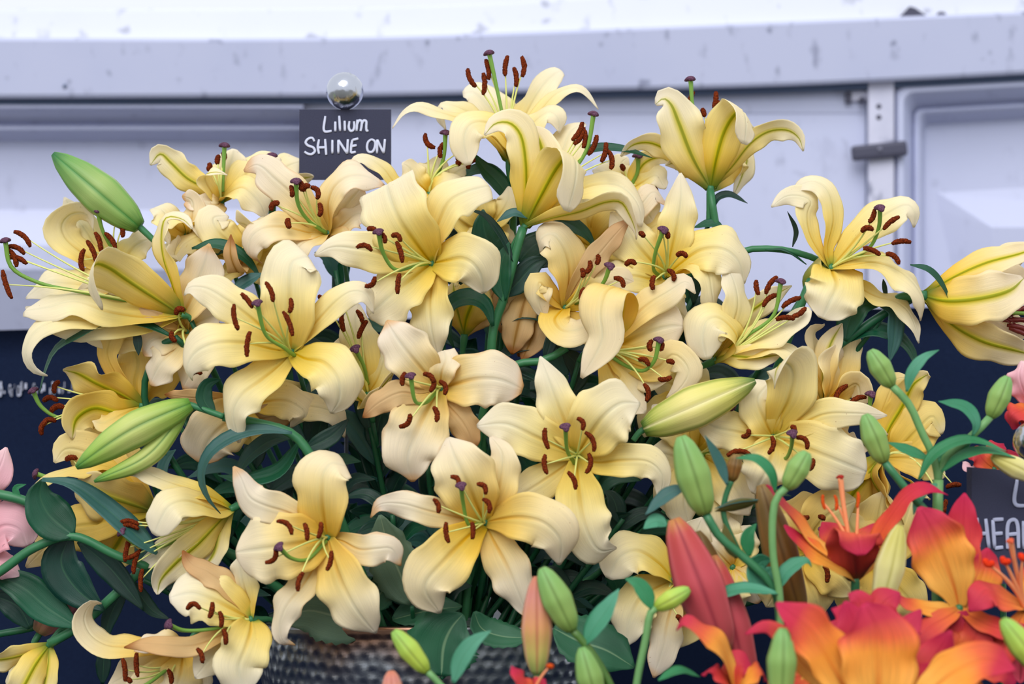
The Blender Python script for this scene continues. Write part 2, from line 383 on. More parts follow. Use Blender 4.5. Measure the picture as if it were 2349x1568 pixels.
def arc_line(u1, v1, u2, v2, b, w, n=7, dw=0.0):
    dx, dy = u2-u1, v2-v1; L = max(math.hypot(dx, dy), 1e-6); nx, ny = dy/L, -dx/L
    return [P(u1+dx*k/(n-1)+nx*b*4*(k/(n-1))*(1-k/(n-1)), v1+dy*k/(n-1)+ny*b*4*(k/(n-1))*(1-k/(n-1)), w+dw*(k/(n-1)-.5)) for k in range(n)]

def stamen(parent, base, w0, ax, spec, w, fil=FIL, ant=ANT, r=6.0, fr=2.6):
    q = [float(x) for x in spec.split(',')]
    u1, v1, u2, v2 = q[:4]; b = q[4] if len(q) > 4 else 4.0
    if len(q) > 5: w = w+q[5]
    L = arc_line(u1, v1, u2, v2, b, w, dw=8)
    mid = np.array(L[3]); B = P(base[0], base[1], w0)
    Ld = np.linalg.norm(mid-B); C = B+dirw(ax)*Ld*.5
    k = [B*(1-t)**2+2*t*(1-t)*C+mid*t*t for t in np.linspace(0, 1, 9)]
    k[-1] = k[-1]+np.array([0, .0012, 0])
    s = tube('stamen', k, [fr*1.25*SC(w), fr*SC(w), fr*.5*SC(w)], fil, parent, 7, 14)
    A = spline(L, 18); V, Fc, uv = tube_geo(A, np.array([.6, .92, 1, 1.04, 1, 1, .94, .55])*r*SC(w), 12, flat=.85)
    rr = random.Random(int(u1*3+v1)); V = V+np.array([[rr.gauss(0, 1) for _ in range(3)] for _ in V])*r*SC(w)*.07
    o = obj('anther', V, Fc, ant, s, uv=uv)
    return s
def stigma_geo(c, up, r):
    up = unit(up); s = unit(np.cross(up, [.3, 1, .2])); n = np.cross(s, up); V = []; nr, nc = 9, 18
    for i in range(nr):
        a = math.pi*i/(nr-1); z = math.cos(a)*.5; rr = max(math.sin(a), .02)
        for j in range(nc):
            th = 2*math.pi*j/nc; k = rr*(1+.20*math.cos(3*th)); dz = z-.28*rr*rr*(.5+.5*math.cos(3*th))
            V.append(c+r*(s*math.cos(th)*k+n*math.sin(th)*k+up*(dz+.15)))
    return np.array(V), grid_faces(nr, nc, wrap=True), np.zeros((nr*nc, 2))
def pistil(parent, s, w0, sw=0, r=4.6, sr=12.5, m=PIST, sm=STG):
    Q = pts(s); n_ = len(Q)-1
    C = [P(q[0], q[1], w0+(q[2] if len(q) > 2 else (sw+12)*(.12+.88*(k/n_)**.8))) for k, q in enumerate(Q)]
    sc_ = SC(w0)
    o = tube('pistil', C, [r*sc_*1.1, r*sc_*.9, r*sc_*.95, r*sc_*1.25], m, parent, 9, 24)
    V, Fc, uv = stigma_geo(C[-1], C[-1]-C[-2], sr*sc_); obj('stigma', V, Fc, sm, o, uv=uv)
    return o
NB = [0]
TRUMP = NT('trumpet_green'); TRUMP = TRUMP.fin(TRUMP.ramp(TRUMP.uv()[1], [(0, lin((92, 124, 48))), (.5, lin((168, 168, 70))), (1, lin((236, 216, 130)))]), .5, .25, .2)
blooms = []
def bloom(label, base, w, axis, petals, st=(), pi=None, sw=110, mat='fresh', name='yellow_lily', cat='lily', group='yellow lilies of the bouquet', ped=55, pr=7, stem_m=STEM, fil=FIL, ant=ANT, pis=(4.6, 12.5, PIST, STG), ar=7.0, fr=2.6, stem=True, recep=True, throat=None):
    B = P(base[0], base[1], w); root = tag(empty(name, B), label, cat, group)
    A = dirw(axis); az = axis[2]/math.sqrt(sum(x*x for x in axis))
    for k, (s, W, d, kw) in enumerate(petals):
        kw = dict(kw); NB[0] += 1
        C = ctrl(s, base, w, d)
        mt = PM[kw.pop('mat', mat)]
        q = [P(*c) for c in C]; ch = q[min(len(q)-1, max(1, len(q)*2//3))]-q[0]
        R = unit(ch-A*np.dot(ch, A))
        n = kw.pop('n', None)
        n = (A-(.3 if az > .6 else .6)*R) if n is None else dirw(NV[n] if isinstance(n, str) else n)
        kw.setdefault('curl', (random.Random(NB[0]).uniform(8, 60), 11) if len(C) < 6 else (8, 8)); kw.setdefault('ruf', .085); kw.setdefault('edge', .075)
        ribbon('petal', C, W, n, mt, root, seed=NB[0]*7+3, **kw)
    if throat:                             # the closed foot of the trumpet where it can be seen from outside
        V, Fc, uv = tube_geo(spline([P(*q[:3]) for q in throat], 14), [q[3]*SC(q[2]) for q in throat], 14, caps=False)
        obj('trumpet_foot', V, Fc, TRUMP, root, uv=uv)
    for s in st: stamen(root, base, w, axis, s, w+sw, fil, ant, ar, fr)
    if pi: pistil(root, pi, w, sw, *pis)
    k = ped*SC(w); E = B-A*k*(1.0)
    a2 = unit(A*.7+np.array([0, 0, .7])); E2 = E-a2*k*.5
    if recep:
        V, Fc, uv = tube_geo(spline([B+A*k*.12, B-A*k*.12, B-A*k*.4, E, E2], 14), np.array([9.5, 10.5, 9, 7.5, 7, 7])/8*pr*SC(w), 10)
        obj('pedicel', V, Fc, stem_m, root, uv=uv)
    if stem is True and E2[2] > P(0, 1400, 0)[2]:      # the stem that carries the bloom down into the pot
        r = random.Random(int(base[0]*7+base[1])); e = P(1000+(base[0]-1000)*.22, 1500, -60+r.uniform(-60, 60)); m = (E2+e)/2+np.array([(E2[0]-e[0])*.12, .05+max(0, (E2[1]-2.4))*.2, 0])
        tube('stem', [E2, m, e, e-np.array([0, 0, .1])], [.0028, .0042], STEMD, root, 7, 14)
    elif isinstance(stem, str):
        tube('stem', [E2]+[P(q[0], q[1], w+q[2]) for q in pts(stem)], [7*SC(w), 9*SC(w)], stem_m, root, 8)
    return root
def bud(label, tip, base, W, mat, w=0, w2=None, bend=0.0, name='lily_bud', cat='bud', group=None, pr=7, ped=None, pm=STEM, belly=.42, blunt=.12, open_=0.0, prof=None):
    w2 = w if w2 is None else w2
    B, Tp = P(base[0], base[1], w), P(tip[0], tip[1], w2)
    root = tag(empty(name, B), label, cat, group)
    mid = (B+Tp)/2+np.cross(unit(Tp-B), [0, 1, 0])*bend*SC(w)
    A = spline([B, mid, Tp], 22); T, S = rmf(A, unit(np.cross(Tp-B, [0, -1, 0.1])), 0); N = np.cross(S, T)
    t = np.linspace(0, 1, 22)
    r = np.interp(t, [0, .05, .15, belly, .7, .88, .96, 1], [.30, .52, .74, 1, .78+.15*blunt, .42+.5*blunt, .26+.45*blunt, blunt*.5] if prof is None else prof)
    r = np.convolve(np.pad(r, 1, 'edge'), [.25, .5, .25], 'valid')*W*.5*SC((w+w2)/2)
    for k in range(3):
        V = []; uv = []; nc = 13
        th0 = math.radians(30+120*k)
        for i in range(22):
            for j in range(nc):
                x = j/(nc-1)*2-1; th = th0+x*math.radians(61)
                rr = r[i]*(1.0-.10*abs(x)**6+.05*math.exp(-(x/.16)**2)-.03*math.exp(-((abs(x)-.3)/.12)**2))
                V.append(A[i]+rr*(math.cos(th)*S[i]+math.sin(th)*N[i])); uv.append((x*.5+.5, t[i]))
        m = len(V); V += [A[-1], A[0]]; uv += [(.5, 1), (.5, 0)]
        Fc = grid_faces(22, nc)
        for j in range(nc-1): Fc.append((21*nc+j, 21*nc+j+1, m)); Fc.append((j+1, j, m+1))
        obj('sepal', V, Fc, BM[mat] if isinstance(mat, str) else mat, root, uv=uv)
    if ped:
        C = [B+unit(Tp-B)*.002]+[P(*(q if len(q) > 2 else (q[0], q[1], w))) for q in pts(ped)]
        tube('pedicel', C, [pr*1.15*SC(w), pr*SC(w)], pm, root, 9)
    return root
def leaf(parent, s, W, mat='dark', w=0, n='f', d=0, **kw):
    C = ctrl(s, None, w, d); NB[0] += 1
    kw.setdefault('prof', 'l'); kw.setdefault('cup', (.25, .18)); kw.setdefault('ruf', .02); kw.setdefault('edge', .02); kw.setdefault('ridge', .03)
    return ribbon('leaf', C, W, dirw(NV[n] if isinstance(n, str) else n), [LM[mat]], parent, seed=NB[0]*5+1, thick=.0006, nv=18, xs=XS[[0, 2, 4, 6, 8, 10, 12, 14, 16]], **kw)
def stem(label, s, r, w=0, mat=STEM, leaves=(), name='leafy_shoot', group=None, seg=10, cat='stem'):
    C = [P(q[0], q[1], w+(q[2] if len(q) > 2 else 0)) for q in pts(s)]
    root = tag(empty(name, C[-1]), label, cat, group)
    tube('stem', C, [r*SC(w), r*SC(w)*1.1], mat, root, seg)
    for L in leaves:
        a = dict(L[2]) if len(L) > 2 else {}
        a['w'] = a.get('w', 0)+w
        leaf(root, L[0], L[1], **a)
    return root
# ---------------------------------------------------------------- the place
def mat_paint(name, c, c2, rough=.5, scuff=.35, sc_=5.0):
    s = NT(name); g = s.noise(None, sc_, 4.0); st = s.noise(None, 16.0, 4.0, (2.2, 2.2, 1.1))
    cc = s.mix(s.math('MULTIPLY', s.sstep(g, .4, .75), .5), lin(c), lin(c2))
    k = s.math('MULTIPLY', s.sstep(st, .58, .74), scuff)
    sp = s.math('MULTIPLY', s.sstep(s.noise(None, 26.0, 1.0), .68, .76), scuff*1.2)
    cc = s.mix(s.math('ADD', k, sp, clamp=True), cc, lin((110, 114, 140)))
    return s.fin(cc, rough, .3)
WALL = mat_paint('white_panel_paint', (196, 200, 227), (187, 193, 221), .42, .14, 3.0)
RAIL1 = mat_paint('white_upper_rail_paint', (208, 211, 226), (196, 200, 218), .5, .4, 4.0)
RAIL = mat_paint('white_rail_paint', (184, 188, 214), (170, 176, 206), .5, .6, 4.0)
DARK = mat_plain('dark_shade_gap_screw', (84, 98, 126), .7); GREY = mat_plain('dark_grey_metal', (74, 74, 92), .5)
POST = mat_paint('scuffed_post_paint', (206, 206, 226), (176, 178, 200), .5, .9, 14.0)
def mat_cloth():
    s = NT('navy_cloth'); co = s.n('ShaderNodeTexCoord').outputs['Object']
    n1 = s.noise(co, 600.0, 2.0); n2 = s.noise(co, 5.0, 3.0)
    c = s.mix(n1, lin((10, 20, 44)), lin((34, 48, 78))); c = s.mix(s.math('MULTIPLY', n2, .5), c, lin((10, 16, 36)))
    s.bump(n1, .5, .001); return s.fin(c, .9, .1)
CLOTH = mat_cloth()
floor = tag(obj('floor', *box_geo((0, 3, -.05), (24, 24, .1))[:2], mat_plain('show_floor', (120, 120, 112), .8), smooth=False), kind='structure')
def strip(name, us, rows, mats, parent=None, thick=None, org=None, smooth=False):
    """a moulding: rows of (v(u), w) swept along u"""
    V = []
    for u in us:
        for v, w in rows: V.append(P(u, v(u) if callable(v) else v, w))
    return obj(name, V, grid_faces(len(us), len(rows)), mats, parent, org=org, smooth=smooth)
def curve(k):
    a, b = zip(*k); return lambda u: float(np.interp(u, a, b))
def smooth_curve(k):
    a, b = zip(*k)
    us = np.linspace(a[0], a[-1], 400); y = np.interp(us, a, b); y = np.convolve(np.pad(y, 30, 'edge'), np.ones(61)/61, 'valid'); return lambda u: float(np.interp(u, us, y))
top2 = smooth_curve([(-400, 88), (0, 88), (700, 90), (1000, 82), (1500, 63), (2000, 42), (2349, 28), (2900, 0)])
bot2 = smooth_curve([(-400, 226), (0, 226), (900, 222), (1300, 209), (1700, 203), (2000, 189), (2349, 171), (2900, 138)])
top1 = smooth_curve([(-400, 24), (0, 21), (700, 19), (1000, 14), (1300, -2), (1700, -30), (2349, -80), (2900, -120)])
US = list(range(-400, 2901, 60))
off = lambda f, k: (lambda u: f(u)+k)
wall = tag(empty('wall_back', P(1174, 1500, -1850)), kind='structure')
tr1 = tag(strip('trim_1', US, [(off(top1, -1), -1880), (top1, -1806), (off(top1, 6), -1798), (off(top2, -2), -1765), (off(top2, 8), -1762)], RAIL1), kind='structure')
tr2 = tag(strip('trim_2', US, [(off(top2, -2), -1830), (off(top2, -1), -1736), (off(top2, 6), -1730), (off(bot2, -10), -1736), (off(bot2, -2), -1742), (bot2, -1752), (off(bot2, 1), -1815)], RAIL), kind='structure')
tr3 = tag(strip('trim_shadow_line', US, [(off(bot2, -4), -1778), (off(bot2, 15), -1778), (off(bot2, 16), -1815)], DARK), kind='structure')  # dark strip that colours in the shadow line of the gap under the rail
for i, (u0, u1, h) in enumerate(((2062, 2128, 24), (2147, 2172, 9))):
    um = u0+(u1-u0)*.42
    f = [P(u0, top2(u0)+1, -1750), P(u1, top2(u1)+1, -1750), P(um+10, top2(um)-h*.85, -1750), P(um-3, top2(um)-h, -1750)]
    b = [q+np.array([0, .03, 0]) for q in f]
    obj('bracket', f+b, [(0, 1, 2, 3), (7, 6, 5, 4), (0, 4, 5, 1), (1, 5, 6, 2), (2, 6, 7, 3), (3, 7, 4, 0)], GREY, tr2, smooth=False)
# left moulded panel
pan = strip('moulded_panel', [-500, 0, 350, 680, 696], [(232, -1860), (238, -1795), (241, -1776), (247, -1776), (250, -1790), (252, -1800), (285, -1890), (287, -1868), (291, -1860), (297, -1860), (300, -1870), (302, -1880), (325, -1950), (480, -1946), (556, -1896), (562, -1892), (618, -1892), (626, -1898), (760, -1985), (1600, -1990)], WALL, wall)
strip('plain_panel', [697, 1300, 1988], [(190, -1812), (240, -1812), (258, -1815), (262, -1818), (1600, -1818)], WALL, wall)
strip('backing', [-600, 2980], [(150, -2030), (1700, -2030)], GREY, wall)
def rloop(ul, vt, rad, w):
    q = [(ul, 1600), (ul, vt+rad)]
    q += [(ul+rad-rad*math.cos(a), vt+rad-rad*math.sin(a)) for a in np.linspace(.2, math.pi/2, 6)]
    q += [(2400, vt-.055*(2400-ul-rad)), (2950, vt-.055*(2950-ul-rad))]
    return [P(a, b, w) for a, b in q]
LO = [(2050, 190, 22, -1812), (2056, 196, 26, -1790), (2062, 203, 28, -1778), (2072, 211, 26, -1780), (2078, 220, 24, -1800), (2094, 248, 20, -1880), (2098, 250, 18, -1862), (2106, 256, 16, -1856), (2112, 262, 14, -1866), (2122, 286, 10, -1935)]
V = []; Fc = []
for L in LO: V += rloop(*L)
Fc = grid_faces(len(LO), 10)
last = (len(LO)-1)*10; V.append(P(2950, 1600, -1935)); Fc.append(tuple(last+k for k in range(9, -1, -1))+(len(V)-1,))
obj('moulded_panel', V, Fc, WALL, wall, smooth=False)
V = [P(2150, 441, -1934), P(2950, 395, -1934), P(2950, 515, -1886), P(2275, 522, -1886), P(2275, 1000, -1936), P(2950, 990, -1936), P(2150, 480, -1936)]
obj('moulded_ledge', V, [(0, 3, 2, 1), (3, 4, 5, 2), (0, 6, 3), (6, 4, 3)], WALL, wall, smooth=False)
po = obj('post', *box_geo((P(2019, 900, -1795)+np.array([0, 0, 0])), (.040, .02, .98))[:2], POST, wall, smooth=False)
strip('gap_strip', [1986, 1996], [(200, -1806), (1600, -1806)], DARK, wall); strip('gap_strip', [2043, 2052], [(205, -1806), (1600, -1806)], DARK, wall)
pl = P(1975, 221, -1806); obj('bracket', *box_geo(pl, (.045, .006, .016), .002)[:2], POST, wall, smooth=False); obj('bracket', *box_geo(P(1946, 224, -1800), (.010, .008, .018), .002)[:2], GREY, wall, smooth=False)
for u, v in ((2016, 244), (2016, 269), (1980, 228)):
    q = P(u, v, -1774); g = tube_geo([q+np.array([0, .012, 0]), q+np.array([0, .002, 0]), q], [.0052, .0052, .004], 14); obj('bolt', g[0], g[1], GREY, po)
g = box_geo((0, 0, 0), (.088, .014, .024), .006); a = math.radians(6); R2 = np.array([[math.cos(a), 0, -math.sin(a)], [0, 1, 0], [math.sin(a), 0, math.cos(a)]])
lt = obj('latch', g[0]@R2.T+P(2017, 346, -1762), g[1], GREY, wall, smooth=False)
q = P(2019, 342, -1744); g = tube_geo([q+np.array([0, .004, 0]), q], [.0042, .0034], 12); obj('screw', g[0], g[1], mat_plain('screw_grey', (120, 120, 138), .5), lt)
q = P(148, 197, -1730); g = tube_geo([q+np.array([0, .006, 0]), q], [.0036, .003], 10); obj('screw', g[0], g[1], DARK, tr2)
for u in (210, 262): 
    pass
# navy cloth behind the flowers, table under the pot
ctop = curve([(-400, 768), (0, 757), (700, 735), (1800, 712), (2349, 700), (2900, 690)])
us = np.linspace(-380, 2800, 60); V = []
for u in us:
    for k, v in enumerate(np.linspace(0, 1, 16)):
        t_ = ctop(u); w = -940+6*math.sin(u*.011+v*2)+4*math.sin(u*.031+1)*v
        V.append(P(u, t_+v*(1770-t_), w))
V2 = [q+np.array([0, .012, 0]) for q in V]; n = len(V); Fc = grid_faces(60, 16)+grid_faces(60, 16, n, True)
Fc += [(i*16, n+i*16, n+i*16+16, i*16+16) for i in range(59)]
cl = tag(obj('backdrop_cloth', V+V2, Fc, CLOTH, org=P(1174, 1770, -940)), 'navy blue cloth screen hanging behind the lilies', 'cloth')
THR = mat_plain('white_thread', (190, 194, 214), .8)
rnd = random.Random(5); gs = []
for k in range(64):
    u = rnd.uniform(-60, 235)**1.0; v = 892+u*-.012+rnd.uniform(-9, 9); h = rnd.uniform(6, 24)*(1 if u < 140 else .6)
    gs.append(box_geo(P(u, v, -926), (rnd.uniform(.0007, .003), .001, h*.0006)))
g = merge(gs); o = obj('frayed_seam', g[0], g[1], THR, cl, smooth=False); o['kind'] = 'stuff'
TZ = float(P(0, 1950, 0)[2])
tb = tag(obj('display_table', *box_geo((0, 2.16, TZ/2), (3.0, 1.5, TZ), .01)[:2], CLOTH, smooth=False, org=(0, 2.16, 0)), 'dark cloth covered display table under the metal pot', 'table')
# name cards
SLATE = NT('slate_card'); sn = SLATE.noise(None, 900.0, 2.0); SLATE = SLATE.fin(SLATE.mix(sn, lin((38, 40, 62)), lin((62, 64, 88))), .6, .3)
CHALK = mat_plain('chalk_ink', (206, 210, 232), .7); CHALK2 = mat_plain('chalk_ink_grey', (176, 180, 206), .7)
def mat_ball():
    s = NT('hammered_silver'); v = s.n('ShaderNodeTexVoronoi'); v.inputs['Scale'].default_value = 70; s.l(s.n('ShaderNodeTexCoord').outputs['Object'], v.inputs['Vector'])
    s.bump(s.math('ADD', v.outputs[0], s.noise(None, 60.0, 2.0)), .35, .003); return s.fin(lin((196, 199, 210)), .2, .5, metal=1.0)
BALL = mat_ball(); ROD = mat_plain('steel_rod', (110, 112, 124), .35, metal=1.0)
def strokes(spec, org, k, w, r, parent, m, tilt=None):
    for name, lines in spec:
        gs = []
        for ln in lines.split('|'):
            q = pts(ln); C = [P(org[0]+a*k, org[1]+b*k, w) for a, b in q]
            A = spline(C, 8*len(C)) if len(q) > 2 else np.array([C[0]+(C[1]-C[0])*t for t in np.linspace(0, 1, 6)])
            g = tube_geo(A, np.array([.8, 1, 1, 1, .85])*r*SC(w), 8, S0=np.array([0, -1, 0.01]))
            gs.append(g)
        g = merge(gs); V = g[0].copy(); yc = np.mean(V[:, 1]); V[:, 1] = yc+(V[:, 1]-yc)*.25
        obj('letter', V, g[1], m, parent)
def ballrod(parent, c, R, rod, w):
    C = P(c[0], c[1], w); r = R*SC(w); nr, nc = 20, 32
    V = [C+r*np.array([math.sin(math.pi*i/(nr-1))*math.cos(2*math.pi*j/nc), math.sin(math.pi*i/(nr-1))*math.sin(2*math.pi*j/nc), math.cos(math.pi*i/(nr-1))]) for i in range(nr) for j in range(nc)]
    rn = random.Random(3); V = [C+(q-C)*(1+.012*math.sin(40*q[0]/r*.3+i)*rn.random()) for i, q in enumerate(V)]
    obj('ball', V, grid_faces(nr, nc, wrap=True), BALL, parent)
    T = P(*rod); C2 = C+np.array([0, .012, -r*.98])
    tube('rod', [C+np.array([0, .004, -r*.9]), C2, (C2+T)/2, T], 5*SC(w), ROD, parent, 8)
W1 = -170
cr = tag(empty('name_card', P(800, 1470, W1)), 'dark slate name card chalked Lilium Shine On under a silver ball', 'sign')
V = [P(a, b, W1) for a, b in ((687, 251), (897, 251), (897, 412), (686, 412))]; V += [q+np.array([0, .004, 0]) for q in V]
BX = [(0, 3, 2, 1), (4, 5, 6, 7), (0, 1, 5, 4), (1, 2, 6, 5), (2, 3, 7, 6), (3, 0, 4, 7)]
obj('card', V, BX, SLATE, cr, smooth=False)
S1 = [('L', '555,660 545,840 632,838'), ('i', '675,725 675,845'), ('l', '722,655 733,840'), ('i', '787,715 790,840'), ('u', '845,720 838,800 858,836 888,830 902,790 900,722'),
 ('m', '940,702 930,840|938,760 962,712 988,718 990,780 978,840|990,765 1018,712 1045,722 1046,790 1052,836 1072,830'),
 ('S', '425,962 400,922 350,932 320,975 345,1010 412,1038 430,1080 390,1116 340,1108 306,1085'), ('H', '480,940 466,1030 480,1112|553,935 560,1030 566,1125|468,1036 565,1034'), ('I', '640,945 640,1108'),
 ('N', '712,1108 712,945|712,945 818,1110|818,1110 826,938'), ('E', '880,945 866,1020 860,1100|880,946 952,928|868,1022 932,1008|860,1100 922,1088'),
 ('O', '1112,936 1070,968 1056,1040 1075,1086 1120,1086 1150,1030 1148,962 1108,936'), ('N', '1175,1108 1178,942|1178,942 1256,1104|1256,1104 1270,936')]
strokes(S1, (640, 140), .19133, W1+2, 2.9, cr, CHALK)
ballrod(cr, (791, 209), 43, (795, 1500, W1-40), W1-3)
W2 = 420
cr2 = tag(empty('name_card', P(2370, 1470, W2)), 'dark slate name card cut off at the right edge among orange lilies', 'sign')
V = [P(a, b, W2) for a, b in ((2229, 1071), (2470, 1092), (2470, 1345), (2229, 1336))]; V += [q+np.array([-.004, .006, 0]) for q in V]
obj('card', V, BX, SLATE, cr2, smooth=False)
S2 = [('L', '500,456 488,640 575,652'), ('H', '200,742 216,962|265,748 290,972|206,862 282,858'), ('E', '318,757 332,970|318,757 398,752|326,862 392,857|332,970 396,962'), ('A', '428,975 432,790 450,762 485,758 502,790 512,970|430,868 506,860'), ('R', '548,765 552,975')]
strokes(S2, (2180, 960), .3062, W2+3, 4.6, cr2, CHALK2)
ballrod(cr2, (2370, 1012), 46, (2372, 1900, W2-60), W2-4)
# hammered pot
def mat_pot():
    s = NT('hammered_metal'); n = s.noise(None, 7.0, 2.0)
    s.bump(s.noise(None, 200.0, 2.0), .15, .001)
    return s.fin(s.mix(s.sstep(n, .5, .68), lin((150, 154, 160)), lin((138, 104, 84))), s.math('ADD', .24, s.math('MULTIPLY', n, .14)), .5, metal=1.0)
def pot():
    cen = P(1000, 1950, -60); rx, ry = .205, .165
    rim = float(P(0, 1438, 265)[2])
    nt, nz = 460, 96; V = []
    zz = np.linspace(TZ+.002, rim, nz)
    prof_ = np.interp(np.linspace(0, 1, nz), [0, .1, .5, .85, 1], [.70, .80, .95, 1, 1.01])
    for i in range(nz):
        for j in range(nt):
            th = 2*math.pi*j/nt
            z = zz[i]; tt = (i/(nz-1)); z = z-.013*tt*(math.cos(th)**2)
            aa = th*.19/.0140; bb = (z-TZ)/.0150
            # dimple lattice
            row = round(bb/.87); xx = aa-(row % 2)*.5; cx = round(xx); hh = math.sin(cx*12.9898+row*78.233)*43758.5453; h1 = hh-math.floor(hh); h2 = (h1*57.31) % 1; h3 = (h1*91.7) % 1
            dx = xx-cx-(h1-.5)*.34; dy = (bb-row*.87)-(h2-.5)*.34; dx *= 1.25
            d = max(0, 1-(dx*dx+dy*dy)/(.2+.09*h3))*(.4+.8*h3)
            k = prof_[i]-.0075*d**.8*(1 if i < nz-4 else 0)+.004*(i >= nz-4)
            V.append((cen[0]+rx*k*math.cos(th), cen[1]+ry*k*math.sin(th), z))
    n0 = len(V)
    for i in range(2):
        for j in range(nt):
            th = 2*math.pi*j/nt; k = .985-.02*i; V.append((cen[0]+rx*k*math.cos(th), cen[1]+ry*k*math.sin(th), rim-.013*math.cos(th)**2-.12*i+.001))
    Fc = grid_faces(nz+2, nt, wrap=True); V.append((cen[0], cen[1], TZ+.002)); m = len(V)-1
    Fc += [((j+1) % nt, j, m) for j in range(nt)]
    V.append((cen[0], cen[1], rim-.13)); Fc += [((nz+1)*nt+j, (nz+1)*nt+(j+1) % nt, m+1) for j in range(nt)]
    return tag(obj('metal_pot', V, Fc, mat_pot(), org=(cen[0], cen[1], TZ)), 'hammered dark metal pot holding the yellow lilies', 'pot')
pot()
# ---------------------------------------------------------------- yellow lilies (places read off the photograph, depth and turn by eye)
bloom('topmost lily on the highest stem, stamens pointing up above the wall rail', (1168, 372), -70, (-.05, 1, .12), [
 p('1150,330,20 1100,287,30 1050,270,35 1000,254,40 955,243,45 925,257,48 900,293,50', 50, n=(-.25, .75, .6), prof='o', curl=(10, 8)),
 p('1130,320,-20 1090,268,-40 1040,240,-55 1010,238,-60 1004,262,-60 1022,300,-58', 74, n=(.1, .9, .5)),
 p('1165,320,-40 1140,270,-70 1110,230,-90 1080,210,-100 1062,216,-105', 120, n=(.1, .6, .8), prof='w'),
 p('1180,320,-10 1205,262,-25 1235,208,-35 1258,180,-40 1276,166,-40', 92, n=(-.6, .25, .75), curl=(150, 18)),
 p('1188,318,10 1230,266,20 1279,212,25 1325,201,25 1357,224,20 1373,250,18', 50, n=(.2, 1, .45), prof='o'),
 p('1186,325,40 1222,282,60 1258,256,70 1280,268,75 1284,305,70', 84, n=(.2, .8, .5)),
 p('1160,320,60 1120,282,85 1080,284,100 1064,320,108 1074,378,108', 84, n=(0, .6, .8), prof='w'),
], ['1073,157,1092,199,-5', '1114,136,1121,182,3', '1108,167,1108,217,4', '1165,128,1159,174,-3', '1178,155,1183,198,4', '1196,130,1197,176,6'], '1163,330 1151,257 1136,185 1122,122', sw=10, recep=True)

bloom('large trumpet lily seen from the side on the central stem, below the topmost one', (1203, 520), 60, (.5, .85, .25), [
 p('1206,440,20 1205,370,35 1192,306,40 1168,282,42 1136,284,44 1112,310,46', 84, n=(-.35, .1, -.9), prof='i'),
 p('1225,440,-5 1245,380,-15 1238,322,-25 1218,292,-30', 104, n=(.4, .1, -.9)),
 p('1250,430,-30 1290,350,-60 1310,300,-80 1340,285,-90', 104, n=(-.2, .3, .9)),
 p('1240,450,50 1276,386,80 1300,360,112 1320,366,150 1320,415,172 1302,484,172', 104, n=(.3, .6, -.6), prof='q', cup=(.3, -.15), curl=(10, 8)),
 p('1262,500,40 1330,484,60 1390,462,66 1425,462,66 1444,490,64 1458,525,60 1460,548,56', 62, n=(.1, .8, -.55), ruf=.12),
 p('1270,480,0 1340,430,5 1420,425,5 1465,470,5 1470,520,0', 104, n=(.25, .75, .6)),
], ['1336,280,1312,321,5', '1339,292,1317,331,5', '1341,299,1337,339', '1369,310,1349,355,4', '1390,327,1379,371,4', '1395,345,1401,388,6'], '1250,470 1300,410 1345,345 1362,262', sw=30)

bloom('upright trumpet lily standing alone against the wall at upper right', (1630, 432), -60, (.06, 1, .1), [
 p('1588,360,40 1556,280,55 1538,238,58 1522,226,56 1505,240,52', 112, n=(-.25, .25, -.95), ruf=.09),
 p('1644,360,45 1662,300,60 1684,264,84 1704,254,124 1712,282,152 1708,330,158', 98, n=(.25, .35, -.9), prof='q', cup=(.3, -.1), curl=(10, 8)),
 p('1676,385,20 1724,325,25 1765,300,25 1808,298,25 1833,316,22 1843,346,20', 58, n=(.2, .7, -.65), ruf=.12),
 p('1570,375,10 1528,342,8 1489,326,5 1450,332,3 1424,358,0', 58, n=(-.15, .8, -.6)),
 p('1580,390,-10 1552,372,-14 1528,378,-16', 50, n='ub'),
 p('1640,370,-20 1655,300,-40 1665,265,-50', 105, n=(0, .3, .9)),
 p('1660,390,-50 1695,350,-75 1712,360,-85 1700,405,-85 1682,446,-80', 84, n=(.2, .15, -.95), prof='w'),
], ['1591,210,1585,247,-4', '1642,210,1636,247,3', '1609,250,1614,267,3', '1643,234,1650,244'], '1612,330 1590,250 1584,182', sw=0)

bloom('lily facing right at far right, upper petals curling over to the left', (1905, 615), 40, (.62, .45, .65), [
 p('1898,570,10 1912,500,20 1898,436,24 1868,417,22 1838,423,18 1814,445,12', 66, n=(.5, .1, .8), ruf=.04),
 p('1880,580,20 1856,530,30 1853,485,30 1862,462,28 1845,452,30 1805,450,34 1770,474,36', 62, n=(.6, .2, .7), twist=50, ruf=.1),
 p('1940,575,10 1985,525,20 2040,487,28 2082,470,30 2099,486,28 2096,521,20', 92, n=(-.2, .5, .8), d=30),
 p('1950,608,40 2010,602,55 2064,622,62 2100,655,60 2120,695,52 2112,735,40', 100, n=(.1, .8, .6), cup=(.3, -.3)),
 p('1912,630,40 1920,655,70 1905,690,80 1888,728,72', 132, n=(.1, .45, .85), prof='w'),
 p('1950,645,10 2005,678,20 2055,692,30 2082,712,38 2100,750,36 2109,786,30', 66, n=(.2, .7, .6), ruf=.12),
], ['2006,480,1993,510', '1976,532,2003,528,8', '2063,497,2027,526,-4', '2089,556,2046,559,-5', '1980,569,2019,585,4', '2032,582,2062,606,8'], '1945,598 1996,566 2016,521 2019,477', sw=90, ped=70, throat=[(1856, 668, -10, 12), (1858, 640, 0, 18), (1880, 622, 20, 26), (1906, 612, 42, 36)])

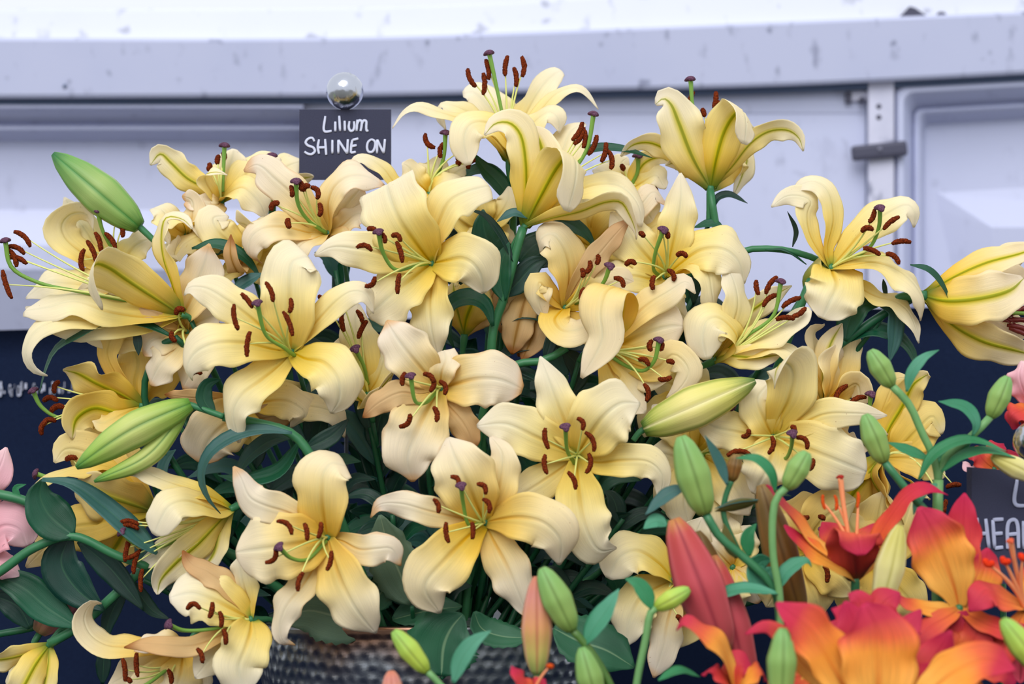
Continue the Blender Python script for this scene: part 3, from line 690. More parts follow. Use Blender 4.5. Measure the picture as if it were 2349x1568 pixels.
bloom('lily opening to the right below the far right one, left petal folded back', (1640, 826), 90, (.8, .4, .45), [
 p('1674,760,10 1693,700,15 1684,645,10 1664,606,4', 82, n=(.6, .1, .8)),
 p('1690,775,40 1650,728,60 1622,735,75 1612,775,78 1621,824,70', 108, n=(-.2, .6, .75), prof='w', cup=(.3, -.3)),
 p('1700,818,20 1770,795,30 1815,806,34 1848,838,30 1867,874,22', 76, n=(.3, .8, .45)),
 p('1700,790,20 1760,765,25 1815,738,30 1853,712,30', 84, n=(.1, .7, .7), curl=(110, 12)),
 p('1690,740,-40 1740,700,-55 1790,668,-60 1815,655,-60', 66, n=(.3, .6, -.7), ruf=.1),
 p('1665,815,30 1725,820,36 1790,814,30', 60, n=(.2, -.2, -.95)),
], ['1735,642,1741,676,-3', '1783,634,1757,674,-5', '1782,676,1751,703,-6', '1837,682,1794,705,-4', '1848,705,1815,727,4', '1780,733,1823,732,5'], '1690,790 1716,768 1773,725 1792,646', sw=50)

bloom('wide open lily right of centre with a tall ruffled upper petal against the wall', (1526, 636), 20, (.05, .35, .95), [
 p('1534,600 1550,530 1562,460 1561,400', 88, 50, ruf=.12, prof='o'),
 p('1560,605 1610,572 1660,572 1695,600 1708,650', 118, 80, cup=(.3, -.2)),
 p('1500,605 1460,560 1435,520 1405,488', 108, 40),
 p('1495,640 1450,632 1405,640 1372,668', 82, 70, prof='w'),
 p('1550,625 1590,604 1622,622 1634,675 1640,735', 74, 90, twist=25, ruf=.1),
 p('1528,660 1540,700 1575,730', 84, 60),
], ['1466,535,1476,543,3', '1515,523,1516,540', '1527,533,1529,545', '1435,609,1459,606,8', '1552,587,1576,590,8', '1531,619,1545,644,7', '1501,632,1499,664,-4'], '1513,633 1499,616 1504,577 1522,527', sw=120)

bloom('lily facing right in the middle right with a rolled left petal and a drooping style', (1382, 806), 110, (.72, .05, .7), [
 p('1412,760,10 1428,700,30 1418,660,62 1390,668,98 1376,718,118 1382,775,122 1362,820,116 1334,866,104', 108, n=(.3, .5, .7), cup=(.3, -.2), ruf=.12),
 p('1420,765,10 1475,706,25 1535,668,34 1575,646,36 1596,672,34', 72, n=(.2, .6, .8), ruf=.1),
 p('1420,790,0 1480,765,10 1540,748,16 1565,748,16', 150, n=(-.35, -.1, .95), prof='w'),
 p('1420,822,10 1470,850,20 1530,868,28', 96, n=(-.2, .4, .9)),
 p('1398,840,20 1425,885,36 1460,925,44 1480,945,44', 98, n=(.1, .4, .9)),
 p('1500,845,30 1545,812,50 1580,850,56 1560,890,50 1530,912,44', 72, n=(.2, .4, .9), ruf=.1),
], ['1496,780,1494,805,-5', '1516,783,1513,803,4', '1464,825,1488,839,8', '1477,880,1482,920,8', '1540,864,1510,868', '1530,830,1545,834'], '1392,810 1437,839 1475,850 1500,829 1512,780', sw=70, mat='warm')

bloom('lily left of the middle right one, tall upper petal and a tan faded petal', (1296, 706), 60, (.4, .25, .88), [
 p('1304,660 1306,610 1290,560 1266,536 1240,548 1238,580', 112, 50, cup=(.3, -.2)),
 p('1275,690 1250,660 1238,645 1235,690 1250,730', 66, 60, ruf=.1),
 p('1285,715,30 1272,735,60 1292,758,80 1335,752,84 1366,725,70', 80, n=(.1, .7, .7), prof='w'),
 p('1325,650 1365,595 1410,540 1443,504', 58, 50, mat='tan', ruf=.1),
 p('1330,690 1380,660 1430,640 1460,650', 80, 40),
 p('1310,730 1350,760 1400,780', 70, 40),
], ['1370,584,1367,606', '1352,598,1343,625,6', '1333,616,1335,635,4', '1341,660,1335,692,-4', '1408,638,1430,659,9'], '1320,695 1350,680 1384,648 1399,610', sw=90, mat='warm')

bloom('large wide open lily at upper centre facing left, style curved up', (990, 604), 110, (-.35, .12, .93), [
 p('955,560 918,508 897,462 888,432', 158, 70, prof='q', curl=(130, 26), cup=(.35, .02), ruf=.03),
 p('992,556 1008,505 1030,462 1070,440 1112,428', 102, 60, curl=(200, 20), ruf=.05),
 p('1025,597 1060,592 1086,606 1104,634 1110,672', 128, 100, cup=(.3, -.12)),
 p('990,650 985,700 990,760 1003,812', 108, 60, prof='o', ruf=.09),
 p('955,630 905,670 870,702 845,725', 122, 60, prof='w'),
 p('945,596 880,582 815,570 760,567 722,586', 96, 60, prof='o'),
], ['843,527,862,529,4', '874,535,882,557,4', '818,568,853,575,9', '898,541,918,554,9', '909,554,923,602,3', '837,656,859,634,-9', '917,627,912,674,-2'], '980,604 955,608 907,618 879,580 868,532', sw=120)

bloom('large wide open lily at left centre with long broad petals', (668, 806), 170, (-.12, .35, .93), [
 p('666,750 664,690 664,640 672,600 694,590', 136, 60, curl=(140, 24), cup=(.35, 0), prof='w'),
 p('636,780 575,728 520,688 470,660 432,660 422,676', 92, 55, ruf=.07),
 p('630,802 560,786 490,788 445,812 428,850 440,872', 116, 90, cup=(.3, -.2)),
 p('700,822 745,832 776,872 778,915 760,948', 124, 100, cup=(.3, -.2)),
 p('690,780 728,735 772,690 808,668 840,674 858,718', 70, 60, ruf=.06),
 p('648,830 600,870 555,905 535,945 548,1015', 104, 80, prof='o', ruf=.1),
], ['537,697,547,756,-5', '574,760,567,818,-4', '553,673,579,706,3', '609,647,626,692,5', '666,684,663,717,4', '649,714,671,770,4'], '676,815 649,796 610,768 590,695', sw=130)

bloom('ruffled pale lily above the large left centre one, left of the slate card', (752, 536), 20, (-.45, .45, .78), [
 p('756,505 753,465 768,426 802,404 846,406 881,426', 98, 60, ruf=.13, prof='i', cup=(.3, -.1)),
 p('725,510 680,455 630,410 590,378 560,392', 88, 40),
 p('715,535 650,520 600,524 574,548 572,585 600,604', 96, 80, cup=(.3, -.25)),
 p('725,545 690,560 672,590 700,600', 84, 80, ruf=.12),
 p('775,550 800,570 812,600', 76, 50),
 p('780,520 820,490 850,500', 80, 20), p('770,510,-10 795,470,-14 830,430,-14', 90, n='f'),
], ['622,483,641,466,8', '662,501,666,522,-4', '666,426,668,451', '687,415,689,437', '697,439,711,428,8', '713,429,727,456,10', '732,466,732,496'], '748,534 706,504 684,469 679,416', sw=90, mat='pale')

bloom('lily at the upper left with a petal pointing left against the wall', (506, 462), -110, (0, .9, .4), [
 p('480,436,10 430,408,14 392,372,16 368,352,16 345,378,14', 70, n=(-.3, .5, -.8)),
 p('512,420,-20 530,375,-30 537,344,-34', 78, n=(0, .2, .95), prof='w'),
 p('485,440,40 470,405,60 495,396,70 520,402,70', 60, n=(.2, .8, .6), ruf=.05),
 p('530,440,40 560,430,60 600,470,66 610,500,60', 90, n=(.2, .7, .7)),
 p('540,430,-10 575,390,-20 620,370,-30 640,366,-30', 80, n=(.2, .5, .8)),
 p('495,470,50 460,465,60 425,468,60', 60, n='uf', mat='pale'),
], ['503,356,500,376,-3', '480,374,476,391,3', '510,350,512,366'], '510,440 513,380 515,334', sw=0)

bloom('lily behind the ruffled pale one, only upper petals and dark stigma showing', (625, 470), -160, (.1, .9, .35), [
 p('600,430,10 575,400,14 560,372,16', 70, n='uf'), p('640,420,-10 655,385,-20 690,370,-24', 84, n='uf'),
 p('650,440,10 690,410,14 715,404,16', 56, n='ub'), p('625,420,-40 620,390,-50 625,366,-54', 90, n='f'),
 p('600,450,40 570,440,60 555,470,60', 70, n='uf'), p('640,450,40 670,440,60 690,470,60', 70, n='uf'),
], ['572,418,577,447,-4', '589,424,592,444,-3'], '622,460 622,410 624,358', sw=60)

bloom('lily at the left against the wall, its left petal rolled into a loop', (285, 625), -50, (-.5, .75, .4), [
 p('240,615,0 190,580,5 150,545,5 142,515,5 165,490,8 200,492,12 214,530,16', 92, n=(.45, .55, .7), cup=(.2, -.1)),
 p('240,600,-30 205,540,-40 170,490,-46 150,455,-46', 80, n=(.3, .2, .9), ruf=.1),
 p('235,655,40 170,650,50 115,648,54 62,680,50', 112, n=(-.1, .7, .7), ruf=.07),
 p('290,590,-20 315,560,-26 350,545,-30', 80, n='uf'), p('300,640,40 340,660,50 350,700,50', 80, n='uf'),
 p('250,690,20 190,705,30 110,720,34 60,705,34', 72, n=(0, .3, .95)),
], ['194,571,191,622,-7', '199,552,220,601,4', '218,533,231,576', '241,534,265,569', '255,503,272,514', '274,501,281,544,3'], '274,600 236,530 223,482', sw=40)

bloom('big trumpet lily at left seen from behind, stamens reaching the left edge', (418, 722), 60, (-.9, .3, .3), [
 p('396,650,20 376,590,26 372,535,28 382,500,26 420,505,30 440,525,36', 84, n=(.85, .1, -.5), ruf=.1),
 p('345,676,50 290,640,72 248,612,98 218,604,122 206,632,138 214,672,140 232,710,130', 118, n=(.1, .35, -.9), cup=(.3, -.05), prof='q', ruf=.03),
 p('344,728,20 250,715,30 170,690,34 110,705,34 62,712,30', 92, n=(0, .6, .7), ruf=.1, curl=(140, 16)),
 p('340,740,10 260,740,16 180,750,20 110,760,20', 80, n=(.1, .3, .9)), p('390,765,-30 290,778,-40 180,768,-40', 66, n=(.1, .3, .9)),
 p('330,650,-20 240,650,-26 180,670,-30', 80, n=(.1, -.3, .9)),
 p('210,735,30 130,735,50 75,765,56 58,812,56 78,850,54 108,862,54', 64, n=(-.7, .4, .55), ruf=.05),
], ['32,531,69,566,8', '18,565,56,582,6', '19,571,38,612,5', '14,592,61,605,8', '6,619,27,684,-3'], '300,690 180,668 89,648 26,612 12,552', sw=40, ped=16)

bloom('lily at left over the navy cloth, stamens reaching left, one petal curled into a spiral', (325, 930), 10, (-.92, .12, .3), [
 p('280,905,20 225,880,30 178,855,34 150,848,34', 108, n=(.2, .6, -.7), ruf=.12),
 p('296,892,10 262,852,16 246,812,20 252,784,24', 64, n=(-.7, .25, .65), curl=(320, 34), ruf=.03, cup=(.2, -.05)),
 p('270,945,30 215,935,40 175,960,44 165,1005,44', 100, n=(-.2, .4, -.8)),
 p('280,950,40 235,970,60 215,965,64', 66, n=(.1, .7, .6), ruf=.1),
 p('310,880,-20 318,830,-30 300,780,-34', 130, n='f'), p('330,900,-30 365,850,-40 350,780,-50', 110, n='f'), p('280,960,-10 220,1010,-14 180,1040,-14', 100, n='f'),
], ['137,874,126,901,-7', '99,920,132,920,9', '116,947,148,934,9', '96,997,108,965,7', '100,968,128,966,5'], '230,955 169,958 128,955 93,930 76,896', sw=30, mat='deep')  # deeper yellow petals put the shade on this bloom into its colour

bloom('shaded trumpet lily at lower left facing left, behind the large folded leaf', (352, 1172), 40, (-.9, .2, .25), [
 p('300,1155,30 230,1130,44 180,1098,50', 118, n=(0, .4, -.9), prof='w'),
 p('320,1130,0 250,1075,6 205,1040,10 150,1030,14 125,1060,16', 110, n=(.2, -.1, .95)),
 p('290,1180,20 220,1200,30 165,1210,34 110,1250,34 60,1300,30', 110, n=(.1, .4, .9), d=20),
 p('250,1070,30 180,1072,44 110,1096,50 70,1122,46', 62, n=(0, .8, .5), ruf=.12),
 p('300,1120,-10 270,1050,-14 230,1010,-14', 110, n='f'),
 p('300,1200,0 260,1260,0 215,1300,6', 110, n=(0, .2, -.9)),
], ['151,1055,176,1052,5'], '250,1130 160,1110 82,1086', sw=20, mat='deep')

bloom('lily at lower left opening toward the lower left, front petal rolled like a scroll', (532, 1166), 150, (-.75, -.35, .5), [
 p('490,1142,24 420,1116,40 360,1094,52 318,1076,56 276,1090,56', 64, n=(-.1, .75, .6), ruf=.05),
 p('500,1170,30 455,1154,60 420,1148,88 388,1160,106 368,1192,108 354,1224,100', 86, n=(.1, .65, .75), prof='q', cup=(.2, -.1), ruf=.03, curl=(20, 10)),
 p('498,1200,30 450,1250,40 408,1285,44 368,1330,40 362,1352,38', 84, n=(-.4, .2, -.85), curl=(80, 14)),
 p('470,1200,20 430,1225,30 375,1262,34 318,1298,30', 70, n=(.2, .6, .75)),
 p('480,1185,-10 420,1190,-16 370,1215,-20', 90, n=(0, .2, .95)),
 p('505,1215,10 490,1270,14 460,1310,14', 60, n=(.2, 0, -.9)),
], ['269,1203,318,1203,9', '272,1212,318,1214,10', '302,1227,287,1288,-4', '323,1261,287,1280,4', '317,1271,307,1316,-4', '327,1304,324,1357,-3'], '440,1210 400,1240 347,1258 307,1245 279,1220', sw=60, ar=6.5)

bloom('wide open lily near the bottom left of centre, just above the pot rim', (752, 1232), 300, (-.3, .1, .95), [
 p('744,1190 738,1130 742,1085 762,1062 784,1064', 132, 70, curl=(110, 26), prof='w', cup=(.35, 0)),
 p('715,1205 660,1175 605,1158 572,1140 552,1095 536,1070', 80, 50, ruf=.12, mat='pale'),
 p('720,1240 660,1250 605,1258 545,1266', 152, 70, prof='w', curl=(60, 14)),
 p('726,1290 692,1345 660,1385 643,1430 648,1470 676,1480', 76, 50, ruf=.12, mat='pale', prof='o'),
 p('762,1270 782,1330 812,1390 842,1430 862,1452', 130, 90, cup=(.3, -.1)),
 p('785,1240 825,1260 865,1258 898,1258 920,1296', 76, 60, ruf=.1, mat='pale'),
], ['635,1195,669,1226,12', '698,1199,704,1239,3', '736,1197,729,1234,3', '609,1290,631,1257,-12', '760,1263,749,1308,4', '696,1312,684,1355,-5'], '748,1240 704,1283 667,1279 640,1254', sw=110, mat='warm')

bloom('lily at bottom left facing left, white lower petal hanging beside the pot', (576, 1420), 270, (-.8, .1, .6), [
 p('560,1395,0 522,1344,10 475,1308,14 440,1292,14 420,1262,10', 66, n=(.3, .6, .75), mat='tan'),
 p('572,1390,0 556,1330,6 548,1275,8', 84, n=(-.5, 0, .85)),
 p('540,1400,20 490,1375,36 440,1360,44 392,1370,44', 124, n=(.1, .5, .85), prof='w'),
 p('520,1450,30 450,1478,50 380,1480,60 320,1475,60 285,1484,54', 56, n=(0, .6, .8), mat='tan', ruf=.12),
 p('574,1450,40 562,1490,70 548,1530,76 560,1580,70', 116, n=(.2, .3, .9), prof='w'),
 p('540,1450,20 490,1500,30 450,1550,30', 86, n=(.2, .3, .9)),
], ['429,1397,459,1397,13', '487,1380,479,1417,3', '503,1402,506,1438', '512,1442,517,1478,3', '452,1487,464,1520,5'], '560,1425 486,1442 420,1445 387,1432', sw=100)

bloom('lily cut off by the bottom left edge, one long petal curling up to the left', (420, 1495), 200, (-.5, -.75, .3), [
 p('360,1488,10 300,1483,20 245,1478,24 206,1452,24 193,1412,22 214,1382,20 232,1384,18', 88, n=(.3, .8, .5), cup=(.2, -.1), ruf=.03),
 p('390,1530,20 340,1570,30 280,1610,30', 90, n=(.2, .3, .9)), p('415,1540,30 400,1600,40', 100, n=(0, .2, .95)), p('440,1530,20 460,1590,30', 90, n=(-.2, .2, .95)),
 p('400,1470,40 350,1470,56 310,1490,60', 56, n='uf', ruf=.12, mat='pale'), p('380,1520,-10 310,1540,-10 250,1570,-10', 90, n=(.2, .4, .85)),
], ['281,1509,287,1562,3', '314,1496,317,1552,-3', '385,1535,392,1568', '285,1556,300,1566'], '400,1520 350,1560 300,1590', sw=80, mat='warm')

bloom('half hidden pale trumpet cut off in the bottom left corner', (113, 1478), 120, (-.6, -.75, .1), [
 p('60,1498,20 10,1510,30 -60,1512,30', 66, n=(0, .6, -.75)), p('80,1525,40 50,1580,60 10,1640,60', 80, n=(-.3, .1, -.95), prof='w'),
 p('112,1520,20 100,1580,26 80,1640,26', 66, n=(.5, 0, -.85)), p('70,1540,-10 30,1600,-10', 100, n='f'),
], mat='fresh', ped=45)

bloom('pinkish cream lily at centre with faded tan lower petals', (1010, 890), 190, (-.15, .1, .97), [
 p('985,865 945,820 910,775 888,738', 116, 60, cup=(.35, 0), prof='i'),
 p('1045,880 1100,868 1150,872 1198,892', 128, 60, prof='w'),
 p('1014,850 1022,825 1018,808', 70, 50, curl=(160, 16), mat='pale', ruf=.12),
 p('985,930 955,990 935,1050 946,1104', 150, 80, prof='i', cup=(.3, -.05)),
 p('965,905 920,900 872,922 834,954', 62, 50, mat='tan', ruf=.12),
 p('1025,925 1055,960 1076,995 1086,1030', 70, 40, mat='tan', ruf=.13),
], ['930,854,924,884,-4', '971,858,994,878,8', '995,868,986,898,4', '1008,874,1019,905,9', '916,978,940,949,-10', '994,933,1000,967,6'], '1005,892 979,922 954,922 942,862', sw=100, mat='pale')

bloom('wide open lily at lower centre, rightmost petal broad, left petal with a tan ruffled tip', (1112, 1198), 290, (-.08, .05, 1), [
 p('1094,1160 1066,1095 1042,1045 1028,1006', 146, 80, prof='i', cup=(.3, -.02)),
 p('1128,1160 1148,1100 1152,1040 1128,1004', 88, 50, ruf=.1, prof='o'),
 p('1145,1190 1200,1186 1250,1200 1286,1240 1284,1295', 122, 100, cup=(.3, -.2)),
 p('1070,1190 985,1172 920,1155 868,1158 850,1186', 70, 50, ruf=.14, mat='pale', prof='o'),
 p('1078,1225 1020,1285 975,1345 1008,1405', 132, 90, cup=(.35, -.02)),
 p('1130,1235 1162,1295 1185,1350 1210,1412', 102, 50, ruf=.1, prof='o', mat='pale'),
], ['1034,1093,1050,1115,10', '1094,1110,1113,1133,10', '1107,1144,1121,1176,9', '994,1144,1005,1176,6', '1024,1197,1030,1244,-4', '1082,1197,1083,1236,3'], '1100,1200 1075,1203 1062,1150 1058,1114', sw=110, mat='warm')

bloom('wide open lily right of lower centre, long lower petal sweeping right', (1324, 1044), 230, (-.02, .08, 1), [
 p('1312,1005 1285,940 1262,880 1240,820', 94, 50, ruf=.1, prof='o'),
 p('1345,1010 1385,955 1425,925 1468,925', 148, 90, cup=(.35, -.05)),
 p('1290,1030 1225,1000 1160,972 1098,976', 116, 60, cup=(.3, -.05), prof='i'),
 p('1285,1075 1235,1110 1190,1140 1156,1188', 86, 30, ruf=.11, prof='o'),
 p('1365,1060 1430,1055 1490,1060 1520,1092 1512,1148', 82, 60, ruf=.1, prof='o'),
 p('1325,1090 1330,1150 1345,1215 1375,1262 1414,1258', 124, 90, cup=(.3, -.15)),
], ['1251,981,1259,1029,-5', '1251,1042,1256,1087,-5', '1324,959,1335,986,9', '1342,991,1362,1035,9', '1350,1039,1344,1085,8', '1302,1082,1320,1122,6'], '1318,1062 1301,1032 1297,979', sw=110)

bloom('broad lily at right behind the orange ones, upper petal tip flopping forward', (1772, 1002), 180, (.05, .1, 1), [
 p('1785,965 1810,915 1820,868 1814,842,92 1796,832,112 1782,850,126 1778,890,132', 124, 80, cup=(.25, -.1), prof='i', curl=(10, 8)),
 p('1755,965 1738,915 1762,880', 92, 50, prof='w'),
 p('1815,985 1890,950 1960,948 2032,952', 72, 60, prof='o', ruf=.05),
 p('1815,1015 1870,1036 1930,1060 1982,1080', 140, 70, curl=(90, 16), prof='w'),
 p('1772,1040 1755,1085 1730,1130', 116, 90, cup=(.3, -.2)),
 p('1740,1000 1690,990 1640,980 1600,960', 92, 40),
], ['1770,1000,1762,1040,8', '1827,1003,1851,1030,12', '1701,1000,1717,984,-8', '1864,1051,1856,1078,4', '1668,1045,1722,1043,10', '1814,978,1822,990'], '1780,1040 1802,1051 1815,1025 1818,994', sw=110)

bloom('lily behind the long yellow-green bud, drooping style at right of centre', (1600, 1040), 90, (.5, .1, .85), [
 p('1610,985 1630,930 1668,900', 84, 40), p('1570,1000 1530,960 1500,930', 90, 40), p('1570,1050 1520,1040 1490,1030', 96, 50),
 p('1590,1080 1570,1140 1580,1200', 110, 60), p('1640,1090 1665,1170 1650,1260', 124, 40), p('1650,1070 1690,1120 1720,1180', 120, 50), p('1650,1030 1700,1010 1740,1010', 96, 30),
 p('1560,1100 1530,1120 1540,1180', 70, 60, ruf=.1),
], ['1652,979,1668,1022,8', '1639,955,1641,973', '1712,1080,1724,1070,4'], '1610,1045 1640,1020 1668,985 1677,934', sw=90, mat='fresh')

bloom('lily at right facing away over the cloth, two curved anthers beside a dark stigma', (1890, 930), 30, (.75, .2, .5), [
 p('1905,880 1915,830 1930,800', 112, 20, prof='w'), p('1885,870 1870,800 1868,760 1890,745', 66, 10, ruf=.1),
 p('1930,900 1965,880 1975,930', 80, 30), p('1940,950 1995,960 2040,990', 84, 50), p('1910,960 1950,1000 1990,1030', 90, 40), p('1870,900 1850,850', 80, 0), p('1920,860 1935,790 1945,735', 96, -20, n='f'), p('1890,850 1905,790 1930,745', 60, 30, n=(.3,.2,-.9)),
], ['1945,884,1917,920,-8', '1987,911,1947,936,-10', '1950,938,1990,942'], '1930,945 1980,950 1992,939 1998,904', sw=50, mat='warm')

bloom('warm yellow lily at the right end of the bouquet, seen from behind over the cloth', (2020, 1050), 60, (.7, .5, .2), [
 p('2035,990 2070,930 2095,880,30 2120,862,30', 76, 10, n=(-.1, .2, -.95), curl=(120, 14)), p('2060,1030 2105,985 2140,955 2160,990', 104, 20, n=(.2, .4, .85)),
 p('2080,1050 2130,1060 2165,1090', 90, 30, n=(.2, .3, .9)), p('2050,1080 2100,1110 2130,1140', 90, 30), p('2010,1000 2040,900 2055,870 2085,865', 54, 0, n=(.2, .6, .7)), p('2000,1090 2030,1140 2060,1160', 96, 30), p('1980,1100 1940,1160 1950,1230', 130, 30), p('2020,1090 2050,1160 2100,1210', 110, 20), p('1990,1060 1940,1080 1910,1130', 110, 0),
], ['2170,1117,2205,1112,3', '2172,1146,2166,1176,-3'], mat='deep', sw=60)

bloom('lily lower right partly hidden by orange buds, one anther on its inner petal', (1850, 1270), 160, (.25, .1, .95), [
 p('1860,1230 1900,1180 1960,1150', 120, 40), p('1820,1250 1790,1200 1760,1170', 110, 40), p('1880,1290 1930,1320 1960,1360', 120, 60),
 p('1850,1320 1870,1370 1880,1420', 110, 60), p('1820,1290 1790,1340 1760,1390', 110, 60), p('1830,1220 1850,1170 1880,1140', 110, 20),
], ['1888,1292,1896,1335,6', '1840,1192,1856,1188,3', '1878,1186,1890,1192'], '1862,1268 1880,1240 1890,1216', sw=80, mat='deep')

bloom('white petalled lily low on the right of the pot, seen from its side', (1545, 1330), 170, (-.55, -.5, .5), [
 p('1510,1290,20 1460,1262,40 1420,1280,50 1398,1322,50', 108, n=(.1, .6, .8), prof='w'), p('1520,1340,10 1470,1370,20 1445,1420,24 1436,1478,20', 108, n=(-.3, .2, .95), prof='i'),
 p('1545,1370,10 1530,1430,20 1520,1490,24 1500,1550,20', 80, n=(-.2, .4, .9), mat='pale'), p('1560,1360,-10 1570,1420,-10 1560,1480,-10', 110, n='f', mat='deep'), p('1560,1300,-10 1590,1240,-14 1610,1190,-14', 90, n='f'),
 p('1575,1340,10 1640,1390,16 1690,1440,16', 100, n='f', mat='deep'),
], ['1551,1412,1562,1428,4'], mat='fresh', sw=60)

bloom('lily behind the card, its arching petal crossing the lower edge of the slate', (985, 445), -70, (0, .85, .45), [
 p('945,425,10 908,420,14 882,388,16 848,364,16 815,366,14 797,390,12', 46, n=(-.2, .8, .5)),
 p('985,410,-10 1000,380,-16 1000,360,-16', 80, n='f'), p('960,420,30 940,385,40 925,375,44', 70, n=(0, .5, .8), ruf=.1), p('1015,420,-20 1055,390,-30 1080,380,-34', 60, n='uf'),
 p('1000,430,40 1035,420,60 1060,440,64', 84, n='uf'), p('960,440,40 930,440,60 915,470,60', 80, n='uf'),
], ['976,306,998,339,-9', '1018,328,1011,362,-5', '1041,336,1049,368,4', '1053,380,1058,370', '1075,387,1091,367,8'], '1000,410 1018,360 1022,305', sw=20)

bloom('lily at upper right of centre behind the trumpet, arching petal over a green leaf', (1440, 440), -120, (.1, .9, .35), [
 p('1460,400,10 1480,372,14 1515,360,16 1535,372,16', 52, n=(.1, .6, -.7), ruf=.1), p('1430,400,-10 1425,375,-16 1438,362,-16', 70, n='f'),
 p('1470,420,20 1505,402,30 1525,430,34', 66, n='uf', ruf=.1), p('1410,420,10 1380,395,14 1360,390,14', 80, n='uf'), p('1440,450,40 1470,470,60 1500,510,60', 96, n='uf'), p('1400,450,40 1370,470,50', 90, n='uf'),
], ['1423,380,1427,390', '1499,428,1503,450,4'], '1445,430 1462,395 1464,358', sw=10)

bloom('small shaded lily between the two largest left blooms, forked anthers upright', (845, 902), 60, (-.1, .75, .65), [
 p('840,850 828,790 815,740 822,700', 88, 40, n=(.1, .1, .95)), p('865,870 880,820 885,790', 80, 40), p('825,870 795,820 790,770', 80, 20),
 p('855,905 880,880 905,850', 76, 80), p('835,920 815,905 800,880', 70, 80), p('850,930 860,910 880,920', 60, 100),
], ['784,718,790,760,-3', '775,670,782,690', '818,712,832,740,3', '842,735,822,776,-3', '731,678,737,698'], '843,880 835,840 815,800', sw=80, mat='fresh')

bloom('pale spotted lily half hidden behind the large left centre one', (430, 760), 20, (-.3, .3, .9), [
 p('420,730 440,680 470,600,60 480,560,70', 118, 40, mat='pale'), p('400,800 370,830 345,880', 96, 60, mat='pale'), p('400,740 350,715 310,705 280,722', 56, 60, mat='tan', ruf=.1),
 p('440,790 440,840 420,890', 104, 60, mat='pale'), p('450,740 500,720', 80, 20), p('400,770 350,780 330,810', 90, 40),
], ['404,722,423,712,9', '395,760,404,782,-6', '440,858,462,858,7'], mat='pale', sw=90)

bloom('faded lily below the large left centre bloom, broad spotted petal hanging down', (560, 930), 60, (-.2, -.4, .85), [
 p('530,960 480,1010 462,1060', 130, 60, mat='pale', prof='w'), p('590,960 640,950 690,930', 70, 40, mat='tan'), p('510,915 440,912 380,905', 44, 40, mat='tan'),
 p('600,930 660,900 690,880', 80, 30, mat='deep'), p('560,970 580,1020', 80, 40, mat='deep'), p('660,920 700,950 670,980', 84, 80, n=(-.2, .3, .9), mat='warm'),
 p('700,930 770,950 790,1000', 66, 70, mat='warm', n='f'),
], [], mat='warm')

bloom('cream lily rolled up behind the brown dried petal at left', (560, 590), -30, (-.3, .6, .7), [
 p('530,560 500,530 490,500 520,495', 90, 50), p('590,560 570,520 545,510', 100, 60, prof='w'), p('590,585 640,570 690,585', 92, 20, n='f'), p('600,600 650,640 690,690', 90, 10, n='f'), p('545,622,120 530,585,150 530,540,150', 44, mat='tan', n='f'),
 p('580,600 620,620 640,650', 90, 40), p('540,620 500,640 480,680', 90, 40), p('555,555 590,525 640,530', 96, 30, n='uf'), p('530,560 490,520 440,515', 84, 20, n='uf'), p('530,580 470,570 430,600', 84, 30), p('470,540 420,560 400,590 410,545', 76, 20, ruf=.1),
], [], mat='fresh')
bloom('cream lily with curled petals beside the left green bud', (430, 540), -60, (-.2, .8, .5), [
 p('400,520 370,480 345,480', 84, 20), p('450,510 480,490 490,530,60 475,560,60', 60, 60), p('420,510 400,500 375,520,50 385,560,54', 60, 60, ruf=.1), p('440,500 440,460 420,450', 70, 20, mat='pale'), p('400,560 370,590', 80, 40), p('460,560 490,600', 80, 40),
], [], mat='fresh')
bloom('drooping tan lily hanging behind the central stem', (1215, 655), -10, (-.15, -.95, .25), [
 p('1200,700 1185,760 1175,810', 76, 40, n='b'), p('1230,700 1225,760 1200,820', 70, 30, n='b', mat='tan'), p('1190,690 1160,730 1150,760', 60, 20, n='b'), p('1240,690 1250,740 1240,780', 56, 0, n='b'), p('1215,700 1205,770 1190,815', 60, -20, n='f'),
], [], mat='tan', ped=40)
bloom('yellow trumpet hanging behind the bottom petal of the large upper centre lily', (1065, 770), -20, (.1, .95, .2), [
 p('1070,730 1085,690 1100,640', 90, 40, n='b', mat='deep'), p('1055,730 1045,690 1040,650', 76, 30, n='b', mat='deep'), p('1085,740 1120,700 1135,660', 70, 20, n='b', mat='tan'), p('1070,720 1080,680', 90, -20, n='f'),
], [], mat='deep', ped=40)
bloom('cream lily partly hidden right of the large upper centre one', (1120, 520), -60, (-.2, .4, .85), [
 p('1100,490 1090,455 1110,420', 96, 40), p('1090,520 1065,480 1060,430', 90, 30), p('1140,500 1165,460 1165,430', 70, 40), p('1130,560 1120,590', 80, 40), p('1090,540 1060,570', 80, 40), p('1150,540 1180,560', 60, 20),
], [], mat='fresh')
bloom('yellow lily behind the drooping trumpet, upper right of centre', (1360, 560), -90, (.3, .4, .85), [
 p('1350,520 1340,470 1330,430', 110, 30), p('1390,530 1430,500 1480,480', 110, 40), p('1330,540 1290,500 1270,470', 100, 30), p('1400,560 1450,560 1490,580', 100, 40), p('1340,600 1310,640', 90, 30), p('1390,600 1410,640', 90, 30),
 p('1470,470 1500,440 1530,470', 60, 60, ruf=.1, mat='pale'), p('1500,520 1530,500 1545,530', 70, 40, mat='deep'),
], [], mat='fresh')
bloom('pale lily behind the yellow-green bud, pale petals hanging over leaves', (1560, 900), 20, (.3, 0, .9), [
 p('1540,920 1500,960 1480,1000', 76, 60), p('1590,890 1590,850 1570,820', 80, 40, n='f'), p('1600,920 1640,930', 80, 20), p('1540,880 1500,880', 80, 40), p('1560,950 1560,1000', 80, 30),
], [], mat='fresh')

